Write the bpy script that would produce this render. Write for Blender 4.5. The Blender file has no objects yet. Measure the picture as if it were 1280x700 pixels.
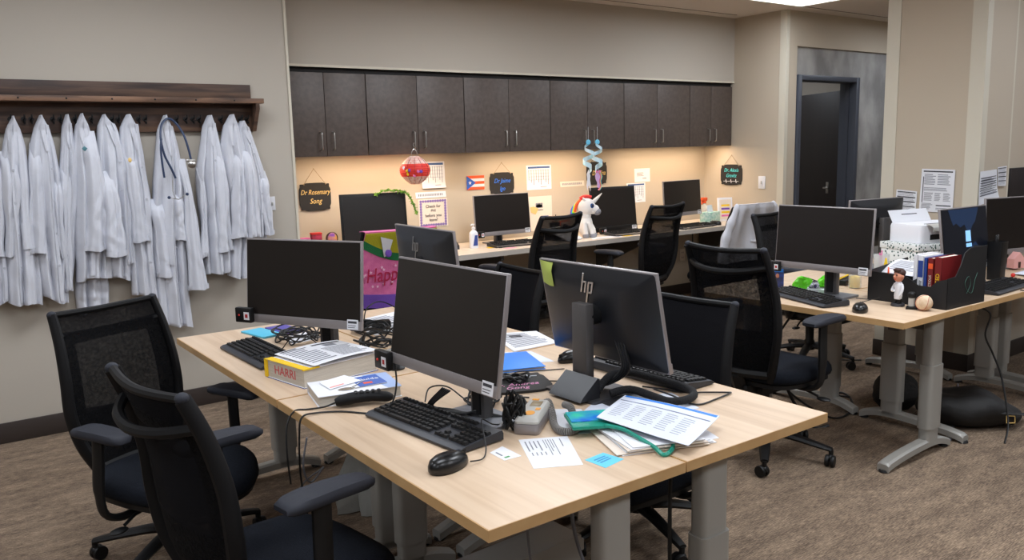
import bpy, bmesh, math, random
from mathutils import Matrix, Vector
random.seed(7)
S = bpy.context.scene
COL = S.collection
PI = math.pi
R = math.radians

# ---------------------------------------------------------------- camera, world, light, exposure
def cam_setup():
    cd = bpy.data.cameras.new('camera')
    cam = bpy.data.objects.new('camera', cd)
    COL.objects.link(cam)
    f, yaw, pitch, roll = 1043.03, 0.628452, 0.155929, -0.0247704
    fw = Vector((math.sin(yaw) * math.cos(pitch), math.cos(yaw) * math.cos(pitch), -math.sin(pitch)))
    r = Vector((math.cos(yaw), -math.sin(yaw), 0))
    u = r.cross(fw)
    r2 = r * math.cos(roll) + u * math.sin(roll)
    u2 = -r * math.sin(roll) + u * math.cos(roll)
    M = Matrix((r2, u2, -fw)).transposed().to_4x4()
    M.translation = (0, 0, 1.497)
    cam.matrix_world = M
    cd.sensor_width = 36
    cd.lens = f * 36 / 1280
    cd.clip_start = 0.05
    S.camera = cam
cam_setup()
S.view_settings.view_transform = 'Standard'
S.view_settings.look = 'None'
S.view_settings.gamma = 1
S.view_settings.use_curve_mapping = False
S.view_settings.exposure = 0.0
W = bpy.data.worlds.new('world')
S.world = W
W.use_nodes = True
W.node_tree.nodes['Background'].inputs[0].default_value = (0.9, 0.95, 1, 1)
W.node_tree.nodes['Background'].inputs[1].default_value = 0.05
TROFFER_POWER = 17
STRIP_POWER = 2.6

# ---------------------------------------------------------------- materials
def lin(c):
    c = c / 255
    return c / 12.92 if c < .04045 else ((c + .055) / 1.055) ** 2.4
def rgb(c):
    return (lin(c[0]), lin(c[1]), lin(c[2]), 1)
MATS = {}
def mat(name, c, rough=.6, metal=0., alpha=1., noise=None, bump=None, emit=None, coat=0., spec=.5, stretch=(1, 1, 1), trans=0., sheen=0.):
    if name in MATS:
        return MATS[name]
    m = bpy.data.materials.new(name)
    m.use_nodes = True
    nt = m.node_tree
    b = nt.nodes['Principled BSDF']
    b.inputs['Base Color'].default_value = rgb(c)
    b.inputs['Roughness'].default_value = rough
    b.inputs['Metallic'].default_value = metal
    b.inputs['Specular IOR Level'].default_value = spec
    b.inputs['Coat Weight'].default_value = coat
    b.inputs['Transmission Weight'].default_value = trans
    b.inputs['Sheen Weight'].default_value = sheen
    b.inputs['Alpha'].default_value = alpha
    if noise or bump:
        tc = nt.nodes.new('ShaderNodeTexCoord')
        mp = nt.nodes.new('ShaderNodeMapping')
        mp.inputs['Scale'].default_value = stretch
        nt.links.new(tc.outputs['Object'], mp.inputs[0])
    if noise:
        c2, sc, det = noise
        n = nt.nodes.new('ShaderNodeTexNoise')
        n.inputs['Scale'].default_value = sc
        n.inputs['Detail'].default_value = det
        nt.links.new(mp.outputs[0], n.inputs['Vector'])
        cr = nt.nodes.new('ShaderNodeValToRGB')
        cr.color_ramp.elements[0].position = .35
        cr.color_ramp.elements[1].position = .65
        cr.color_ramp.elements[0].color = rgb(c)
        cr.color_ramp.elements[1].color = rgb(c2)
        nt.links.new(n.outputs[0], cr.inputs[0])
        nt.links.new(cr.outputs[0], b.inputs['Base Color'])
    if bump:
        sc, st = bump
        n2 = nt.nodes.new('ShaderNodeTexNoise')
        n2.inputs['Scale'].default_value = sc
        n2.inputs['Detail'].default_value = 4
        nt.links.new(mp.outputs[0], n2.inputs['Vector'])
        bp = nt.nodes.new('ShaderNodeBump')
        bp.inputs['Strength'].default_value = st
        bp.inputs['Distance'].default_value = .01
        nt.links.new(n2.outputs[0], bp.inputs['Height'])
        nt.links.new(bp.outputs[0], b.inputs['Normal'])
    if emit:
        b.inputs['Emission Color'].default_value = rgb(emit[0])
        b.inputs['Emission Strength'].default_value = emit[1]
    MATS[name] = m
    return m

wall_m = mat('wall_paint', (182, 174, 162), .85, bump=(220, .06))
wall_tan = mat('wall_paint_tan', (190, 177, 158), .85, bump=(220, .06))
trim_m = mat('corner_guard', (206, 199, 182), .6, bump=(90, .03))
ceil_m = mat('ceiling_paint', (216, 204, 192), .9, bump=(150, .08))
patch_m = mat('joint_compound', (128, 126, 124), .9, noise=((178, 176, 172), 3.2, 4), bump=(60, .1), stretch=(1, 1, .6))
base_m = mat('rubber_baseboard', (52, 43, 39), .55, bump=(60, .03))
cab_m = mat('dark_laminate', (74, 64, 59), .5, noise=((86, 75, 69), 30, 5), bump=(200, .03))
cab_in = mat('cabinet_gap', (22, 19, 18), .8, bump=(100, .02))
chrome = mat('brushed_nickel', (190, 188, 185), .28, 1, bump=(300, .02))
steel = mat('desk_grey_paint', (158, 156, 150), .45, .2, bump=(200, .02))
steel_d = mat('desk_dark_grey', (88, 86, 83), .5, .3, bump=(200, .02))  # darker grey of the brackets, top supports, crossbeams and box stand
blk = mat('black_plastic', (17, 17, 18), .5, spec=.35, bump=(300, .03))
blk_fr = mat('black_frame_plastic', (14, 14, 16), .6, spec=.25, bump=(300, .03))
blk_gloss = mat('black_gloss', (14, 14, 15), .3, bump=(10, .004))
cable_m = mat('black_cable_rubber', (17, 17, 18), .5, bump=(300, .02))
grey_cable = mat('grey_cable_rubber', (120, 122, 130), .5, bump=(300, .02))
pad_m = mat('armpad_urethane', (44, 46, 54), .65, spec=.3, bump=(400, .05))
seat_m = mat('seat_fabric', (17, 20, 27), .9, spec=.15, noise=((24, 28, 36), 160, 2), bump=(400, .3), sheen=.0)
back_m = mat('opaque_back_fabric', (18, 18, 22), .9, spec=.15, bump=(500, .3))
silver = mat('silver_plastic', (146, 140, 140), .38, .35, bump=(200, .01))
silver_d = mat('dark_silver_plastic', (70, 70, 74), .38, .5, bump=(200, .01))
case_m = mat('keyboard_case', (40, 42, 48), .45, bump=(200, .02))
column_m = mat('stand_column_grey', (92, 89, 88), .4, .4, bump=(200, .02))
base_silver = mat('stand_base_silver', (122, 124, 130), .4, .4, bump=(200, .01))
scr_m = mat('screen_glass', (26, 21, 19), .32, bump=(4, .002), spec=.5)
hous_m = mat('monitor_back_plastic', (26, 27, 31), .38, bump=(400, .05))
white_m = mat('white_paper', (226, 227, 232), .75, bump=(40, .03))
paper_b = mat('cool_paper', (214, 219, 232), .75, bump=(40, .03))
cream_m = mat('cream_paper', (226, 214, 200), .75, bump=(40, .03))
ink = mat('black_ink', (60, 60, 66), .8, bump=(50, .01))
ink_l = mat('grey_ink', (128, 130, 138), .8, bump=(50, .01))
ink_b = mat('blue_ink', (66, 96, 150), .8, bump=(50, .01))
coat_m = mat('white_cotton', (206, 208, 216), .85, bump=(16, .35))
coat_line = mat('cotton_seam', (186, 188, 196), .85, bump=(80, .1))
blue_p = mat('bright_blue', (26, 124, 222), .5, bump=(60, .02))
cyan_p = mat('cyan_note', (104, 200, 232), .7, bump=(60, .02))
yel_p = mat('yellow', (238, 196, 22), .6, bump=(60, .02))
green_note = mat('lime_note', (176, 192, 92), .75, bump=(60, .02))
lime_m = mat('lime_plastic', (110, 226, 30), .5, bump=(60, .02))
teal_m = mat('teal_plastic', (26, 150, 128), .35, alpha=.85, bump=(60, .02))
red_m = mat('red', (206, 44, 36), .6, bump=(60, .02))
orange_m = mat('orange', (234, 90, 40), .6, bump=(60, .02))
pink_m = mat('pink_fleece', (226, 120, 168), .9, noise=((214, 104, 158), 30, 3), bump=(200, .3))
olive_m = mat('olive_fleece', (170, 164, 30), .9, bump=(200, .3))
dgreen_m = mat('green_fleece', (30, 110, 62), .9, bump=(200, .3))
purple_m = mat('purple_fleece', (112, 74, 170), .9, bump=(200, .3))
crimson_m = mat('crimson_fleece', (176, 30, 72), .9, bump=(200, .3))
slate_m = mat('sign_slate', (30, 28, 28), .7, bump=(100, .05))
gold_m = mat('gold_paint', (232, 196, 120), .5, bump=(80, .02))
navy_m = mat('navy_tube', (34, 52, 84), .4, bump=(80, .02))
blue_d = mat('book_blue', (40, 66, 140), .5, bump=(60, .02))
dkred = mat('book_maroon', (120, 26, 28), .5, bump=(60, .02))
plush = mat('white_plush', (232, 228, 224), .95, bump=(120, .5))
grey_pl = mat('grey_plush', (140, 140, 146), .95, bump=(120, .5))
skin_m = mat('doll_skin', (206, 140, 112), .5, bump=(60, .02))
brown_m = mat('doll_hair', (60, 34, 26), .6, bump=(100, .1))
twine = mat('twine', (150, 128, 100), .9, bump=(300, .2))
lgt_grey = mat('light_grey_plastic', (188, 186, 180), .5, bump=(200, .02))
clear_m = mat('clear_plastic', (225, 232, 232), .1, alpha=.35, bump=(20, .02))
tissue_m = mat('tissue_box_teal', (150, 200, 186), .7, noise=((206, 224, 214), 40, 2))
door_m = mat('dark_door_veneer', (34, 25, 24), .5, noise=((28, 21, 20), 6, 4), stretch=(4, 4, .4))
frame_m = mat('door_frame_paint', (66, 70, 80), .45, bump=(200, .02))

def mesh_fabric(name, c, a):
    """woven see-through mesh: a regular fine weave of holes"""
    m = mat(name, c, .9, spec=.1)
    nt = m.node_tree
    b = nt.nodes['Principled BSDF']
    tc = nt.nodes.new('ShaderNodeTexCoord')
    n = nt.nodes.new('ShaderNodeTexNoise')
    n.inputs['Scale'].default_value = 90
    nt.links.new(tc.outputs['Object'], n.inputs['Vector'])
    mr = nt.nodes.new('ShaderNodeMapRange')
    mr.inputs['From Min'].default_value = .3
    mr.inputs['From Max'].default_value = .7
    mr.inputs['To Min'].default_value = max(0, a - .08)
    mr.inputs['To Max'].default_value = min(1, a + .08)
    nt.links.new(n.outputs[0], mr.inputs['Value'])
    nt.links.new(mr.outputs[0], b.inputs['Alpha'])
    return m
mesh_hi = mesh_fabric('chair_mesh', (20, 20, 23), .79)
mesh_lo = mesh_fabric('chair_mesh_dense', (14, 14, 16), .97)

def wood_mat(name, c1, c2, c3, scale, stretch, rough=.45, bumps=.05):
    m = mat(name, c1, rough)
    nt = m.node_tree
    b = nt.nodes['Principled BSDF']
    tc = nt.nodes.new('ShaderNodeTexCoord')
    mp = nt.nodes.new('ShaderNodeMapping')
    mp.inputs['Scale'].default_value = stretch
    nt.links.new(tc.outputs['Object'], mp.inputs[0])
    n = nt.nodes.new('ShaderNodeTexNoise')
    n.inputs['Scale'].default_value = scale
    n.inputs['Detail'].default_value = 6
    n.inputs['Distortion'].default_value = .6
    nt.links.new(mp.outputs[0], n.inputs['Vector'])
    cr = nt.nodes.new('ShaderNodeValToRGB')
    e = cr.color_ramp.elements
    e[0].position = .3; e[0].color = rgb(c3)
    e[1].position = .7; e[1].color = rgb(c2)
    k = e.new(.48); k.color = rgb(c1)
    nt.links.new(n.outputs[0], cr.inputs[0])
    nt.links.new(cr.outputs[0], b.inputs['Base Color'])
    bp = nt.nodes.new('ShaderNodeBump')
    bp.inputs['Strength'].default_value = bumps
    bp.inputs['Distance'].default_value = .002
    nt.links.new(n.outputs[0], bp.inputs['Height'])
    nt.links.new(bp.outputs[0], b.inputs['Normal'])
    return m
maple = wood_mat('maple_laminate', (208, 182, 154), (214, 190, 163), (196, 168, 139), 3.0, (.35, 9, 1), .4, .01)
maple_edge = mat('maple_edge_band', (196, 156, 106), .5, noise=((204, 166, 116), 12, 3), bump=(60, .02))
pale_top = wood_mat('pale_laminate', (214, 200, 184), (220, 206, 190), (204, 188, 170), 3.0, (.35, 9, 1), .4, .01)
pale_edge = mat('pale_edge_band', (176, 168, 158), .5, bump=(60, .02))
rack_wood = wood_mat('stained_barn_wood', (70, 50, 40), (104, 78, 60), (40, 27, 22), 4, (.6, 6, 6), .6, .4)
rack_edge = wood_mat('worn_wood_edge', (104, 76, 58), (134, 100, 76), (60, 42, 32), 4, (.8, 6, 6), .6, .4)

def carpet_mat():
    m = mat('brown_carpet', (100, 86, 72), .97)
    nt = m.node_tree
    b = nt.nodes['Principled BSDF']
    tc = nt.nodes.new('ShaderNodeTexCoord')
    def noise(sc, st, det=3):
        mp = nt.nodes.new('ShaderNodeMapping')
        mp.inputs['Scale'].default_value = st
        nt.links.new(tc.outputs['Object'], mp.inputs[0])
        n = nt.nodes.new('ShaderNodeTexNoise')
        n.inputs['Scale'].default_value = sc
        n.inputs['Detail'].default_value = det
        nt.links.new(mp.outputs[0], n.inputs['Vector'])
        return n
    n1 = noise(22, (1.3, 13, 1), 2)
    n2 = noise(150, (1, 1, 1), 2)
    n3 = noise(5, (1, 3.5, 1), 2)
    mx = nt.nodes.new('ShaderNodeMix'); mx.data_type = 'FLOAT'; mx.inputs[0].default_value = .3
    nt.links.new(n1.outputs[0], mx.inputs[2]); nt.links.new(n2.outputs[0], mx.inputs[3])
    m2 = nt.nodes.new('ShaderNodeMix'); m2.data_type = 'FLOAT'; m2.inputs[0].default_value = .25
    nt.links.new(mx.outputs[0], m2.inputs[2]); nt.links.new(n3.outputs[0], m2.inputs[3])
    cr = nt.nodes.new('ShaderNodeValToRGB')
    e = cr.color_ramp.elements
    e[0].position = .38; e[0].color = rgb((80, 66, 53))
    e[1].position = .62; e[1].color = rgb((158, 137, 114))
    k = e.new(.5); k.color = rgb((117, 99, 82))
    nt.links.new(m2.outputs[0], cr.inputs[0])
    nt.links.new(cr.outputs[0], b.inputs['Base Color'])
    bp = nt.nodes.new('ShaderNodeBump')
    bp.inputs['Strength'].default_value = .6
    bp.inputs['Distance'].default_value = .006
    nt.links.new(m2.outputs[0], bp.inputs['Height'])
    nt.links.new(bp.outputs[0], b.inputs['Normal'])
    return m
carpet = carpet_mat()

# ---------------------------------------------------------------- mesh helpers
def T(x=0, y=0, z=0, rz=0, rx=0, ry=0):
    return Matrix.Translation((x, y, z)) @ Matrix.Rotation(rz, 4, 'Z') @ Matrix.Rotation(ry, 4, 'Y') @ Matrix.Rotation(rx, 4, 'X')
def nb():
    return bmesh.new()
def box(bm, c, s, M=None, bev=0.):
    """box centre c, full size s"""
    r = bmesh.ops.create_cube(bm, size=1, matrix=Matrix.Translation(c) @ Matrix.Diagonal((s[0], s[1], s[2], 1)))
    vs = r['verts']
    if bev:
        es = {e for v in vs for e in v.link_edges}
        b = bmesh.ops.bevel(bm, geom=list(es), offset=bev, segments=2, profile=.5, affect='EDGES')
        vs = list({v for f in b['faces'] for v in f.verts} | {v for v in vs if v.is_valid})
    if M is not None:
        bmesh.ops.transform(bm, matrix=M, verts=vs)
    return bm
def smooth_pts(P, n=6, closed=False):
    P = [Vector(p) for p in P]
    out = []
    N = len(P)
    for i in range(N if closed else N - 1):
        if closed:
            a, b, c, d = P[(i - 1) % N], P[i], P[(i + 1) % N], P[(i + 2) % N]
        else:
            a, b, c, d = P[max(i - 1, 0)], P[i], P[i + 1], P[min(i + 2, N - 1)]
        for k in range(n):
            t = k / n
            out.append(.5 * ((2 * b) + (c - a) * t + (2 * a - 5 * b + 4 * c - d) * t * t + (3 * b - a - 3 * c + d) * t ** 3))
    if not closed:
        out.append(P[-1])
    return out
def tube(bm, pts, r, seg=8, closed=False, flat=1., up=None):
    """sweep a circle (flat scales the second axis) along pts; r number or list"""
    P = [Vector(p) for p in pts]
    n = len(P)
    rings = []
    prev = None
    for i, p in enumerate(P):
        if closed:
            t = P[(i + 1) % n] - P[(i - 1) % n]
        else:
            t = P[min(i + 1, n - 1)] - P[max(i - 1, 0)]
        if t.length < 1e-9:
            t = Vector((0, 0, 1))
        t.normalize()
        if prev is None:
            a = Vector(up) if up is not None else (Vector((0, 0, 1)) if abs(t.z) < .9 else Vector((1, 0, 0)))
        else:
            a = prev
        a = a - t * a.dot(t)
        if a.length < 1e-6:
            a = t.orthogonal()
        a.normalize()
        prev = a
        b = t.cross(a)
        rr = r[i] if isinstance(r, (list, tuple)) else r
        rings.append([bm.verts.new(p + a * rr * flat * math.cos(2 * PI * k / seg) + b * rr * math.sin(2 * PI * k / seg)) for k in range(seg)])
    m = n if closed else n - 1
    for i in range(m):
        A, B = rings[i], rings[(i + 1) % n]
        for k in range(seg):
            bm.faces.new((A[k], A[(k + 1) % seg], B[(k + 1) % seg], B[k]))
    if not closed:
        bm.faces.new(rings[0][::-1]); bm.faces.new(rings[-1])
    return bm
def stack(bm, rings, caps=True):
    """loft between equal-length point rings"""
    V = [[bm.verts.new(p) for p in r] for r in rings]
    n = len(V[0])
    for A, B in zip(V, V[1:]):
        for k in range(n):
            bm.faces.new((A[k], A[(k + 1) % n], B[(k + 1) % n], B[k]))
    if caps:
        bm.faces.new(V[0][::-1]); bm.faces.new(V[-1])
    return bm
def lathe(bm, prof, seg=20, M=None, sx=1, sy=1):
    rings = []
    for r, z in prof:
        ring = []
        for k in range(seg):
            v = Vector((max(r, 1e-4) * sx * math.cos(2 * PI * k / seg), max(r, 1e-4) * sy * math.sin(2 * PI * k / seg), z))
            ring.append(M @ v if M is not None else v)
        rings.append(ring)
    return stack(bm, rings)
def ball(bm, c, r, seg=16, M=None):
    rx, ry, rz = (r, r, r) if not isinstance(r, (tuple, list)) else r
    M2 = Matrix.Translation(c) @ Matrix.Diagonal((rx, ry, rz, 1))
    if M is not None:
        M2 = M @ M2
    bmesh.ops.create_uvsphere(bm, u_segments=seg, v_segments=max(8, seg // 2), radius=1, matrix=M2)
    return bm
def prism(bm, poly, z0, z1, M=None):
    a = [Vector((p[0], p[1], z0)) for p in poly]
    b = [Vector((p[0], p[1], z1)) for p in poly]
    if M is not None:
        a = [M @ v for v in a]; b = [M @ v for v in b]
    return stack(bm, [a, b])
def rrect(w, d, r, n=4, cx=0, cy=0):
    out = []
    for sx, sy, a0 in ((1, 1, 0), (-1, 1, 90), (-1, -1, 180), (1, -1, 270)):
        for k in range(n + 1):
            a = R(a0 + 90 * k / n)
            out.append((cx + sx * (w / 2 - r) + r * math.cos(a), cy + sy * (d / 2 - r) + r * math.sin(a)))
    return out
def sheet(bm, f, nu, nv, th=0.):
    """grid surface f(u,v) with thickness th along its normal"""
    G = [[Vector(f(i / nu, j / nv)) for i in range(nu + 1)] for j in range(nv + 1)]
    V = [[bm.verts.new(p) for p in row] for row in G]
    for j in range(nv):
        for i in range(nu):
            bm.faces.new((V[j][i], V[j][i + 1], V[j + 1][i + 1], V[j + 1][i]))
    if th:
        B = []
        for j in range(nv + 1):
            row = []
            for i in range(nu + 1):
                du = G[j][min(i + 1, nu)] - G[j][max(i - 1, 0)]
                dv = G[min(j + 1, nv)][i] - G[max(j - 1, 0)][i]
                n = du.cross(dv)
                n = n.normalized() if n.length > 1e-12 else Vector((0, 0, 1))
                row.append(bm.verts.new(G[j][i] + n * th))
            B.append(row)
        for j in range(nv):
            for i in range(nu):
                bm.faces.new((B[j][i], B[j + 1][i], B[j + 1][i + 1], B[j][i + 1]))
        for i in range(nu):
            bm.faces.new((V[0][i + 1], V[0][i], B[0][i], B[0][i + 1]))
            bm.faces.new((V[nv][i], V[nv][i + 1], B[nv][i + 1], B[nv][i]))
        for j in range(nv):
            bm.faces.new((V[j][0], V[j + 1][0], B[j + 1][0], B[j][0]))
            bm.faces.new((V[j + 1][nu], V[j][nu], B[j][nu], B[j + 1][nu]))
    return bm

def obj(name, bm, m, parent=None, M=None, ang=35, label=None, kind=None):
    if M is not None:
        bmesh.ops.transform(bm, matrix=M, verts=bm.verts)
    bmesh.ops.recalc_face_normals(bm, faces=bm.faces)
    me = bpy.data.meshes.new(name)
    bm.to_mesh(me); bm.free()
    me.materials.append(m)
    me.shade_smooth()
    me.set_sharp_from_angle(angle=R(ang))
    o = bpy.data.objects.new(name, me)
    COL.objects.link(o)
    if parent is not None:
        o.parent = parent
    if label:
        o['label'] = label
    if kind:
        o['kind'] = kind
    return o
def thing(name, label, cat, loc=(0, 0, 0), rz=0., group=None):
    o = bpy.data.objects.new(name, None)
    o.empty_display_size = .1
    COL.objects.link(o)
    o.location = loc; o.rotation_euler = (0, 0, rz)
    o['label'] = label; o['category'] = cat
    if group:
        o['group'] = group
    return o
def tag(o, label, cat, group=None, kind=None):
    o['label'] = label; o['category'] = cat
    if group:
        o['group'] = group
    if kind:
        o['kind'] = kind
    return o
def center(o):
    """put a top-level mesh's origin at the middle of its base"""
    vs = [v.co for v in o.data.vertices]
    c = Vector(((min(v.x for v in vs) + max(v.x for v in vs)) / 2, (min(v.y for v in vs) + max(v.y for v in vs)) / 2, min(v.z for v in vs)))
    o.data.transform(Matrix.Translation(-c)); o.location = o.location + c
    for ch in o.children:
        ch.location = ch.location - c
    return o
def struct(name, bm, m, parent=None):
    o = obj(name, bm, m, parent)
    if parent is None:
        o['kind'] = 'structure'
    return o
def copy_tree(o, parent=None):
    c = o.copy(); COL.objects.link(c)
    c.parent = parent
    for ch in list(o.children):
        copy_tree(ch, c)
    return c
def text(s, size, M, m, parent, shear=0., name='lettering', align='CENTER', depth=.0006, sx=1.):
    cu = bpy.data.curves.new('t', 'FONT')
    cu.body = s; cu.size = size; cu.shear = shear; cu.align_x = align; cu.align_y = 'CENTER'
    cu.extrude = depth; cu.resolution_u = 3
    t = bpy.data.objects.new('t', cu); COL.objects.link(t)
    dg = bpy.context.evaluated_depsgraph_get()
    me = bpy.data.meshes.new_from_object(t.evaluated_get(dg))
    bpy.data.objects.remove(t); bpy.data.curves.remove(cu)
    me.transform(M @ Matrix.Diagonal((sx, 1, 1, 1)))
    me.name = name
    me.materials.clear(); me.materials.append(m)
    o = bpy.data.objects.new(name, me); COL.objects.link(o)
    o.parent = parent
    return o
def basis(o, x, z):
    """frame at o with local x along x and local z along z (out of the face)"""
    x = Vector(x).normalized(); z = Vector(z).normalized(); y = z.cross(x)
    M = Matrix((x, y, z)).transposed().to_4x4(); M.translation = o
    return M
def page(name, label, cat, tl, tr, br, bl, lines=(), m=None, group=None, th=.001, lift=None, n=8, parent=None):
    """a sheet of paper through four corners (as seen from its face); lines = (u0,v0,u1,v1,material) with v downwards"""
    tl, tr, br, bl = map(Vector, (tl, tr, br, bl))
    nrm = (tr - tl).cross(tl - bl).normalized()
    def f(u, v):
        p = (tl * (1 - u) + tr * u) * (1 - v) + (bl * (1 - u) + br * u) * v
        return p + nrm * ((lift(u, v) if lift else 0) + th)
    o = obj(name, sheet(nb(), f, n, n, th), m or white_m, parent)
    if parent is None:
        tag(o, label, cat, group)
    bms = {}
    for (u0, v0, u1, v1, mm) in lines:
        b = bms.setdefault(mm.name, (nb(), mm))[0]
        sheet(b, lambda u, v: Vector(f(u0 + (u1 - u0) * u, v0 + (v1 - v0) * v)) + nrm * .0006, 3, 3, .0003)
    for b, mm in bms.values():
        obj('printed_pattern', b, mm, o)
    if parent is None:
        center(o)
    return o
def lines(n, u0, u1, v0, v1, m, ragged=.3, fill=.45):
    out = []
    for i in range(n):
        v = v0 + (v1 - v0) * i / n
        out.append((u0, v, u1 - random.random() * ragged * (u1 - u0), v + (v1 - v0) / n * fill, m))
    return out
def cable(name, pts, r=.0025, m=None, parent=None, seg=6, n=8, closed=False):
    return obj(name, tube(nb(), smooth_pts(pts, n, closed), r, seg, closed), m or cable_m, parent)
def tangle(cx, cy, z, rx, ry, h, turns, r=.0028, seed=0):
    rnd = random.Random(seed)
    pts = []
    N = turns * 6
    for i in range(N):
        a = 2 * PI * i / 6 + rnd.uniform(-.35, .35)
        k = rnd.uniform(.45, 1)
        pts.append((cx + rx * k * math.cos(a), cy + ry * k * math.sin(a), z + r + h * abs(math.sin(i * 1.7 + seed)) * rnd.uniform(.2, 1)))
    return pts

# ---------------------------------------------------------------- the room
CZ = 2.668
def bx(x0, x1, y0, y1, z0, z1, bm=None, bev=0.):
    return box(bm or nb(), ((x0 + x1) / 2, (y0 + y1) / 2, (z0 + z1) / 2), (abs(x1 - x0), abs(y1 - y0), abs(z1 - z0)), None, bev)
struct('floor', bx(-4, 11, -4, 8.2, -.1, 0), carpet)
struct('ceiling', bx(-4, 11, -4, 8.2, CZ, CZ + .1), ceil_m)
struct('wall_left', bx(-4, 2.03, 5.10, 5.9, 0, CZ), wall_m)
struct('wall_back', bx(2.03, 6.59, 5.715, 5.9, 0, CZ), wall_tan)
struct('wall_soffit', bx(2.03, 6.59, 5.36, 5.715, 2.072, CZ), wall_m)
struct('wall_alcove_end', bx(6.59, 6.757, 4.78, 5.9, 0, CZ), wall_tan)
b = bx(6.757, 11, 4.78, 4.95, 2.36, CZ)
struct('wall_door_header', b, wall_tan)
b = bx(6.757, 6.80, 4.81, 4.95, 0, 2.36); bx(7.77, 11, 4.81, 4.95, 0, 2.36, b); bx(6.80, 7.77, 4.81, 4.95, 2.10, 2.36, b)
struct('wall_door', b, patch_m)
struct('wall_hall_left', bx(6.5, 6.757, 5.9, 8.2, 0, CZ), wall_m)
struct('wall_hall_end', bx(6.5, 11, 8.0, 8.2, 0, CZ), wall_m)
struct('wall_hall_right', bx(9.4, 9.6, 4.95, 8.0, 0, CZ), wall_m)
struct('wall_west', bx(-4.2, -4, -4, 5.1, 0, CZ), wall_m)
struct('wall_south', bx(-4, 11, -4.2, -4, 0, CZ), wall_m)
struct('wall_east', bx(11, 11.2, -4, 8.2, 0, CZ), wall_m)
struct('wall_column', bx(5.44, 5.84, 2.515, 3.145, 0, CZ), wall_tan)
struct('wall_partition', bx(5.846, 8.2, 2.55, 3.13, 0, CZ), wall_tan)
# corner guards, and a solid dark strip standing for the shadow gap
struct('trim_1', bx(5.434, 5.443, 3.06, 3.15, .1, CZ), trim_m)
b = nb(); prism(b, [(5.434, 2.508), (5.50, 2.508), (5.50, 2.5149), (5.4399, 2.5149), (5.4399, 2.60), (5.434, 2.60)], .113, CZ)
struct('trim_2', b, trim_m)
struct('trim_3', bx(5.85, 5.895, 2.53, 2.552, .1, CZ), trim_m)
struct('trim_4', bx(5.835, 5.852, 2.525, 2.56, 0, CZ), base_m)
b = nb(); prism(b, [(6.583, 4.773), (6.63, 4.773), (6.63, 4.7799), (6.5899, 4.7799), (6.5899, 4.84), (6.583, 4.84)], .113, CZ)
struct('trim_5', b, trim_m)
struct('trim_6', bx(2.028, 6.592, 5.354, 5.362, 2.066, 2.082), trim_m)
b = nb(); prism(b, [(2.02, 5.094), (2.036, 5.094), (2.036, 5.13), (2.0301, 5.13), (2.0301, 5.0999), (2.02, 5.0999)], .113, CZ)
struct('trim_7', b, trim_m)
# ceiling border line parallel to the walls
struct('trim_8', bx(2.03, 6.42, 5.20, 5.206, CZ - .004, CZ), mat('ceiling_joint', (130, 118, 106), .9, bump=(50, .02)))
struct('trim_9', bx(6.42, 11, 4.60, 4.606, CZ - .004, CZ), MATS['ceiling_joint'])
struct('baseboard_left', bx(-4, 2.038, 5.088, 5.10, 0, .112, bev=.003), base_m)
struct('baseboard_back', bx(2.04, 6.58, 5.703, 5.715, 0, .112, bev=.003), base_m)
struct('baseboard_alcove_end', bx(6.578, 6.59, 4.77, 5.70, 0, .112, bev=.003), base_m)
b = bx(5.428, 5.44, 2.503, 3.157, 0, .112, bev=.003); bx(5.44, 8.2, 2.503, 2.515, 0, .112, b, .003); bx(5.44, 5.85, 3.145, 3.157, 0, .112, b, .003)
struct('baseboard_column', b, base_m)
struct('baseboard_door', bx(7.80, 11, 4.798, 4.81, 0, .112, bev=.003), base_m)
# door frame and leaf
b = bx(6.785, 6.84, 4.775, 4.96, 0, 2.107, bev=.003); bx(7.73, 7.785, 4.775, 4.96, 0, 2.107, b, .003); bx(6.84, 7.73, 4.775, 4.96, 2.06, 2.107, b, .003)
bx(6.84, 6.855, 4.85, 4.89, 0, 2.06, b); bx(7.715, 7.73, 4.85, 4.89, 0, 2.06, b)
df = struct('door_1', b, frame_m)
M = T(7.95, 5.005, 0, rz=R(90 - 27))
leaf = struct('door_2', box(nb(), (.46, 0, 1.01), (.92, .044, 2.0), M, .002), door_m)
hb = tube(nb(), [(.30, .02, 1.0), (.30, .07, 1.0), (.20, .075, 1.0)], .009); box(hb, (.30, .026, 1.0), (.05, .008, .12), None, .003)
tube(hb, [(.30, -.02, 1.0), (.30, -.07, 1.0), (.20, -.075, 1.0)], .009); box(hb, (.30, -.026, 1.0), (.05, .008, .12), None, .003)
hd = struct('door_handle', hb, chrome, leaf)
hd.matrix_local = M

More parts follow.
